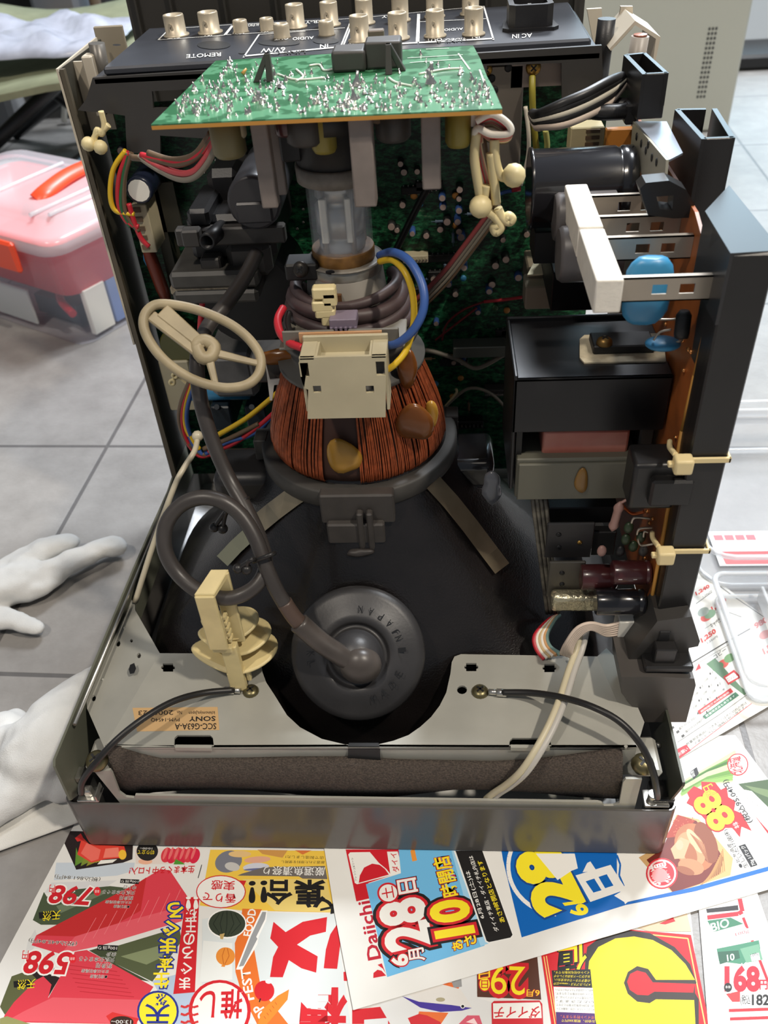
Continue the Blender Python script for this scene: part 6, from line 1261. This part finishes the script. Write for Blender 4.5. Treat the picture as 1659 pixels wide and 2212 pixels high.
# ---- chair back and dark things behind the stool
g = MB(); rs = []
for k in range(15):
    t = radians(150 - 75*k/14); c = Vector((-1.05 + .40*cos(t)*.9 + .12, 1.75 - .1*sin(t), 0)); rs.append([c + Vector((0,0,.10)), c + Vector((.004,-.03,.10)), c + Vector((.004,-.03,.55)), c + Vector((0,0,.55))])
g.rings(rs); tag(g.build('curved_screen', mat('pale_olive_board', (150,154,128), .6)), 'curved pale olive board standing behind the stool, top left corner', 'board')
def bgbox(px0,py0,px1,py1,y,d,m,name,label,cat,bev=.004):
    a, b = PY(px0,py0,y), PY(px1,py1,y); g = MB(); z0 = max(b.z, .0006); g.box((a.x,y,z0),(b.x,y+d,max(a.z, z0+.02)),bev); return tag(g.build(name, m), label, cat)
q0, q1 = PY(85,66,1.62), PY(172,20,1.62)
g = MB(); g.box((PY(60,0,1.66).x,1.66,.0008),(PY(165,0,1.66).x,1.75,.42),.01); tag(g.build('grey_bin', mat('slate_grey_bin', (92,98,106), .5)), 'slate grey bin standing behind the stool', 'bin')
g = MB(); g.box((q0.x+.003,1.60,.115),(q1.x,1.6585,q1.z-.01),.003); g.box((q0.x+.02,1.61,.0008),(q1.x-.02,1.65,.115),.002); tag(g.build('wooden_block', mat('pale_pine', (196,160,108), .6, rgb2=(170,130,80), scale=14)), 'pale wooden post standing before the grey bin', 'post')
g = MB(); g.box((PY(172,0,1.8).x,1.75,.0008),(PY(238,0,1.8).x,1.95,.50),.02); tag(g.build('black_bag', BLK2), 'black bag standing behind the wooden post', 'bag')
g = MB(); g.box((PY(20,0,1.95).x-.25,1.96,.0008),(PY(300,0,2.0).x+.15,2.1,.6),.02); tag(g.build('dark_cabinet', mat('dark_cabinet', (38,38,40), .5)), 'dark low cabinet far behind the stool', 'cabinet')
g = MB(); g.tube([(PY(200,0,1.7).x,1.70,.014),(PY(214,0,1.72).x,1.70,.30),(PY(222,0,1.72).x,1.70,.50)], .012, 10); tag(g.build('brown_tube', mat('brown_tube', (92,80,66), .5)), 'brown upright tube beside the black bag', 'tube')
g = MB(); g.tube([(-.73,1.57,.007),(-.70,1.56,.06),(-.64,1.56,.085),(-.58,1.56,.07),(-.54,1.55,.02),(-.47,1.54,.007),(-.42,1.52,.007)], .006, 8); tag(g.build('white_power_cable', WHT), 'white cable looping on the floor below the stool', 'cable')
g = MB(); g.box((-.95,1.50,.0008),(-.80,1.58,.15),.01); tag(g.build('pale_crate', mat('pale_grey_crate', (150,152,156), .5)), 'pale grey crate under the stool at the left edge', 'crate')
# ---- grey metal case with a column of vents, right rear
def case_mat():
    m = bpy.data.materials.new('greenish_grey_painted_steel'); m.use_nodes = True; b = m.node_tree.nodes['Principled BSDF']; b.inputs['Base Color'].default_value = lin((188,190,178)); b.inputs['Roughness'].default_value = .38; b.inputs['Metallic'].default_value = .25; return m
g = MB(); g.box((.10,1.33,.0008),(.5505,1.80,.46),.004); CS_ = tag(g.build('computer_case', case_mat()), 'grey steel computer case with a column of vent holes, right rear', 'computer case')
g = MB()
for k in range(15):
    zc_ = .180 - .0096*k
    for j in range(3):
        x = PY(1540 - 1.8*k*.99, 62 + 10*k, 1.33).x - .0055 + .0055*j; z = PY(1538, 62 + 10.4*k, 1.33).z
        r = .0022; g.sheet([(x + r*cos(t), 1.3297, z + r*1.2*sin(t)) for t in [2*pi*i/8 for i in range(8)]]); 
        r = .0013
V_ = g.build('vent_holes', mat('vent_dark', (70,72,70), .6), CS_); tag(V_, kind='stuff')
g = MB(); g.box((.62,1.72,.0008),(.80,1.86,.03),.006); g.box((.63,1.73,.03),(.66,1.76,.10),.004); tag(g.build('black_stand', BLK2), 'black stand base beyond the grey case at the right edge', 'stand')
g = MB(); g.box((.70,1.95,.0008),(1.3,2.4,.16),.01); tag(g.build('white_carton', mat('white_carton', (206,212,216), .6)), 'white carton at the far right edge beyond the grey case', 'carton')
# ---- clear boxes at the right
def tray(name, label, pts, h, taper, m, me, th=.0016, z0=.003, rim=.005):
    t = thing(name, label, 'box', sum((Vector(p) for p in pts), Vector())/len(pts)); c = sum((Vector(p) for p in pts), Vector())/len(pts); c.z = 0
    def ring(s_, z): return [Vector((c.x + (Vector(p).x - c.x)*s_, c.y + (Vector(p).y - c.y)*s_, z)) for p in pts]
    g = MB(); g.rings([ring(1-taper, z0), ring(1-taper*.8, z0), ring(1, z0+h), ring(.985, z0+h), ring(.985-taper*.8, z0+th)], True, True, sm=False); g.build('tray_wall', m, t)
    g = MB(); r = ring(1.0, z0+h); g.tube(r, .0022, 8, closed=True, k=1); g.build('tray_rim', me, t)
    g = MB(); r = ring(1-taper*.9, z0+.001); g.tube(r, .0016, 8, closed=True, k=1); g.build('tray_bottom_edge', me, t)
    return t
def rq(x0, x1, y0, y1, r=.02): return [(x, y, 0) for x, y in rrect(x0, x1, y0, y1, r, 4)]
TA = tray('clear_box', 'empty clear plastic box with a red and white label, right of the monitor', rq(.243,.45,.213,.395), .034, .05, CLEAR, CLEARE)
g = MB(); g.plate([[(.263,.236),(.44,.236),(.44,.276),(.263,.276)]], lambda x, y: Vector((x,y,.0062)), (0,0,-.0008)); g.m(1); g.sheet([(.268,.2375,.0064),(.44,.2375,.0064),(.44,.247,.0064),(.315,.247,.0064),(.305,.252,.0064),(.267,.252,.0064)]); g.m(2)
for k in range(4): g.sheet([(.2665+.0085*k,.2655,.0064),(.2735+.0085*k,.2655,.0064),(.2735+.0085*k,.2715,.0064),(.2665+.0085*k,.2715,.0064)])
g.m(3); put_text(g, 'AISO', (.305,.263,.0065), (.345,.263,.0065), (.305,.273,.0065), .02) if False else None
g.build('box_label', [mat('label_white', (232,232,232), .5), mat('label_red', (222,80,82), .45), mat('label_rose', (206,110,118), .5)], TA, recalc=False)
g = MB(); g.box((.262,.3935,.030),(.45,.3965,.046),.001); g.tube([(.300,.395,.046),(.308,.395,.052),(.33,.395,.054),(.45,.395,.054)], .0014, 6); g.build('hinge_flap', CLEARE, TA)
TB2 = tray('clear_tray', 'empty clear plastic tray lying on the newspaper, in front of the labelled box', rq(.2465,.42,.105,.207,.008), .022, .06, CLEAR, CLEARE, z0=.004)
for x in (.282,.298):
    g = MB(); g.box((x-.0012,.112,.006),(x+.0012,.200,.020),.0005); g.build('lid_divider', CLEARE, TB2)
g = MB(); g.tube([(.40,.56,.003),(.44,.575,.003),(.52,.56,.003),(.62,.58,.003)], .0028, 8); tag(g.build('black_cable', BLKW), 'thin black cable on the floor at the right edge', 'cable')
# ---- white work gloves at the left
GLV = mat('white_cotton_glove', (205,205,203), .9, var=.05, scale=60, bump=.35, bscale=1400)
def cloth(name, label, parts, vox=.0022, lift=0):
    g = MB()
    for pts, r0, r1, fl in parts:
        pts = spline([PZ(a, b, z) for a, b, z in pts], 5); n = len(pts)
        for i, q in enumerate(pts):
            t = i/(n-1); r = (r0 + (r1-r0)*t)*1.30; g.ball(q + Vector((0,0,r*fl*.25)), r, 2, (1,1,fl*.85))
    o = g.build(name, GLV, None)
    md = o.modifiers.new('merge','REMESH'); md.mode = 'VOXEL'; md.voxel_size = vox; md.use_smooth_shade = True
    sm = o.modifiers.new('soft','SMOOTH'); sm.iterations = 9; sm.factor = .5
    tx = bpy.data.textures.new(name + '_folds','CLOUDS'); tx.noise_scale = .028
    dp = o.modifiers.new('folds','DISPLACE'); dp.texture = tx; dp.strength = .0075; dp.mid_level = .5; dp.texture_coords = 'GLOBAL'
    return tag(o, label, 'glove')
cloth('work_glove', 'crumpled white cotton glove on the tiles, upper one, fingers pointing right', [
    ([(-40,1285,.012),(10,1268,.013),(60,1250,.013)], .018, .012, .7), ([(30,1268,.010),(110,1240,.012),(180,1208,.012),(225,1188,.011),(250,1186,.010)], .0095, .0082, .85),
    ([(0,1240,.010),(50,1208,.012),(85,1186,.012)], .0085, .0070, .9), ([(50,1225,.013),(100,1192,.014),(150,1178,.013)], .0090, .0075, .9),
    ([(20,1290,.008),(90,1272,.009),(140,1238,.009)], .0095, .0062, .8), ([(-40,1325,.008),(20,1342,.008),(80,1360,.0065)], .0105, .0058, .7)])
cloth('work_glove', 'large white cotton glove beside the monitor, lower one, cuff open to the left', [
    ([(215,1470,.014),(180,1510,.020),(130,1565,.024),(90,1620,.022)], .011, .021, .75), ([(150,1600,.014),(90,1660,.014),(20,1700,.012),(-40,1730,.012)], .017, .020, .6), ([(160,1560,.012),(120,1640,.012),(150,1690,.010)], .016, .012, .6),
    ([(70,1590,.026),(30,1588,.026),(-20,1610,.024)], .006, .006, .9), ([(88,1600,.024),(104,1622,.022),(92,1645,.020)], .006, .005, .8), ([(20,1580,.012),(-30,1600,.012)], .012, .014, .9), ([(30,1500+60,.010),(10,1568,.010)], .009,.009,.8)])
g = MB(); nu, nv = 26, 14; vs = []
A0, A1, B0, B1 = PZ(-60,1745,.003), PZ(178,1660,.003), PZ(-60,1862,.003), PZ(172,1778,.003)
for j in range(nv+1):
    for i in range(nu+1):
        u, v = i/nu, j/nv; q = A0.lerp(A1, u).lerp(B0.lerp(B1, u), v); h = .0015 + .010*(1-v)*abs(noise.noise(Vector((u*4, v*3, .7)))) + .003*(1-v); vs.append(g.bm.verts.new(q + Vector((0,0,h))))
for j in range(nv):
    for i in range(nu): a = j*(nu+1)+i; g.face([vs[a],vs[a+1],vs[a+nu+2],vs[a+nu+1]], True)
o = g.build('white_cloth', mat('white_cotton_cloth', (208,206,200), .9, var=.04, scale=50, bump=.3, bscale=1500)); sd = o.modifiers.new('thick','SOLIDIFY'); sd.thickness = .0009; sd.offset = -1
tag(o, 'white cloth spread flat under the lower glove, by the front left corner', 'cloth')
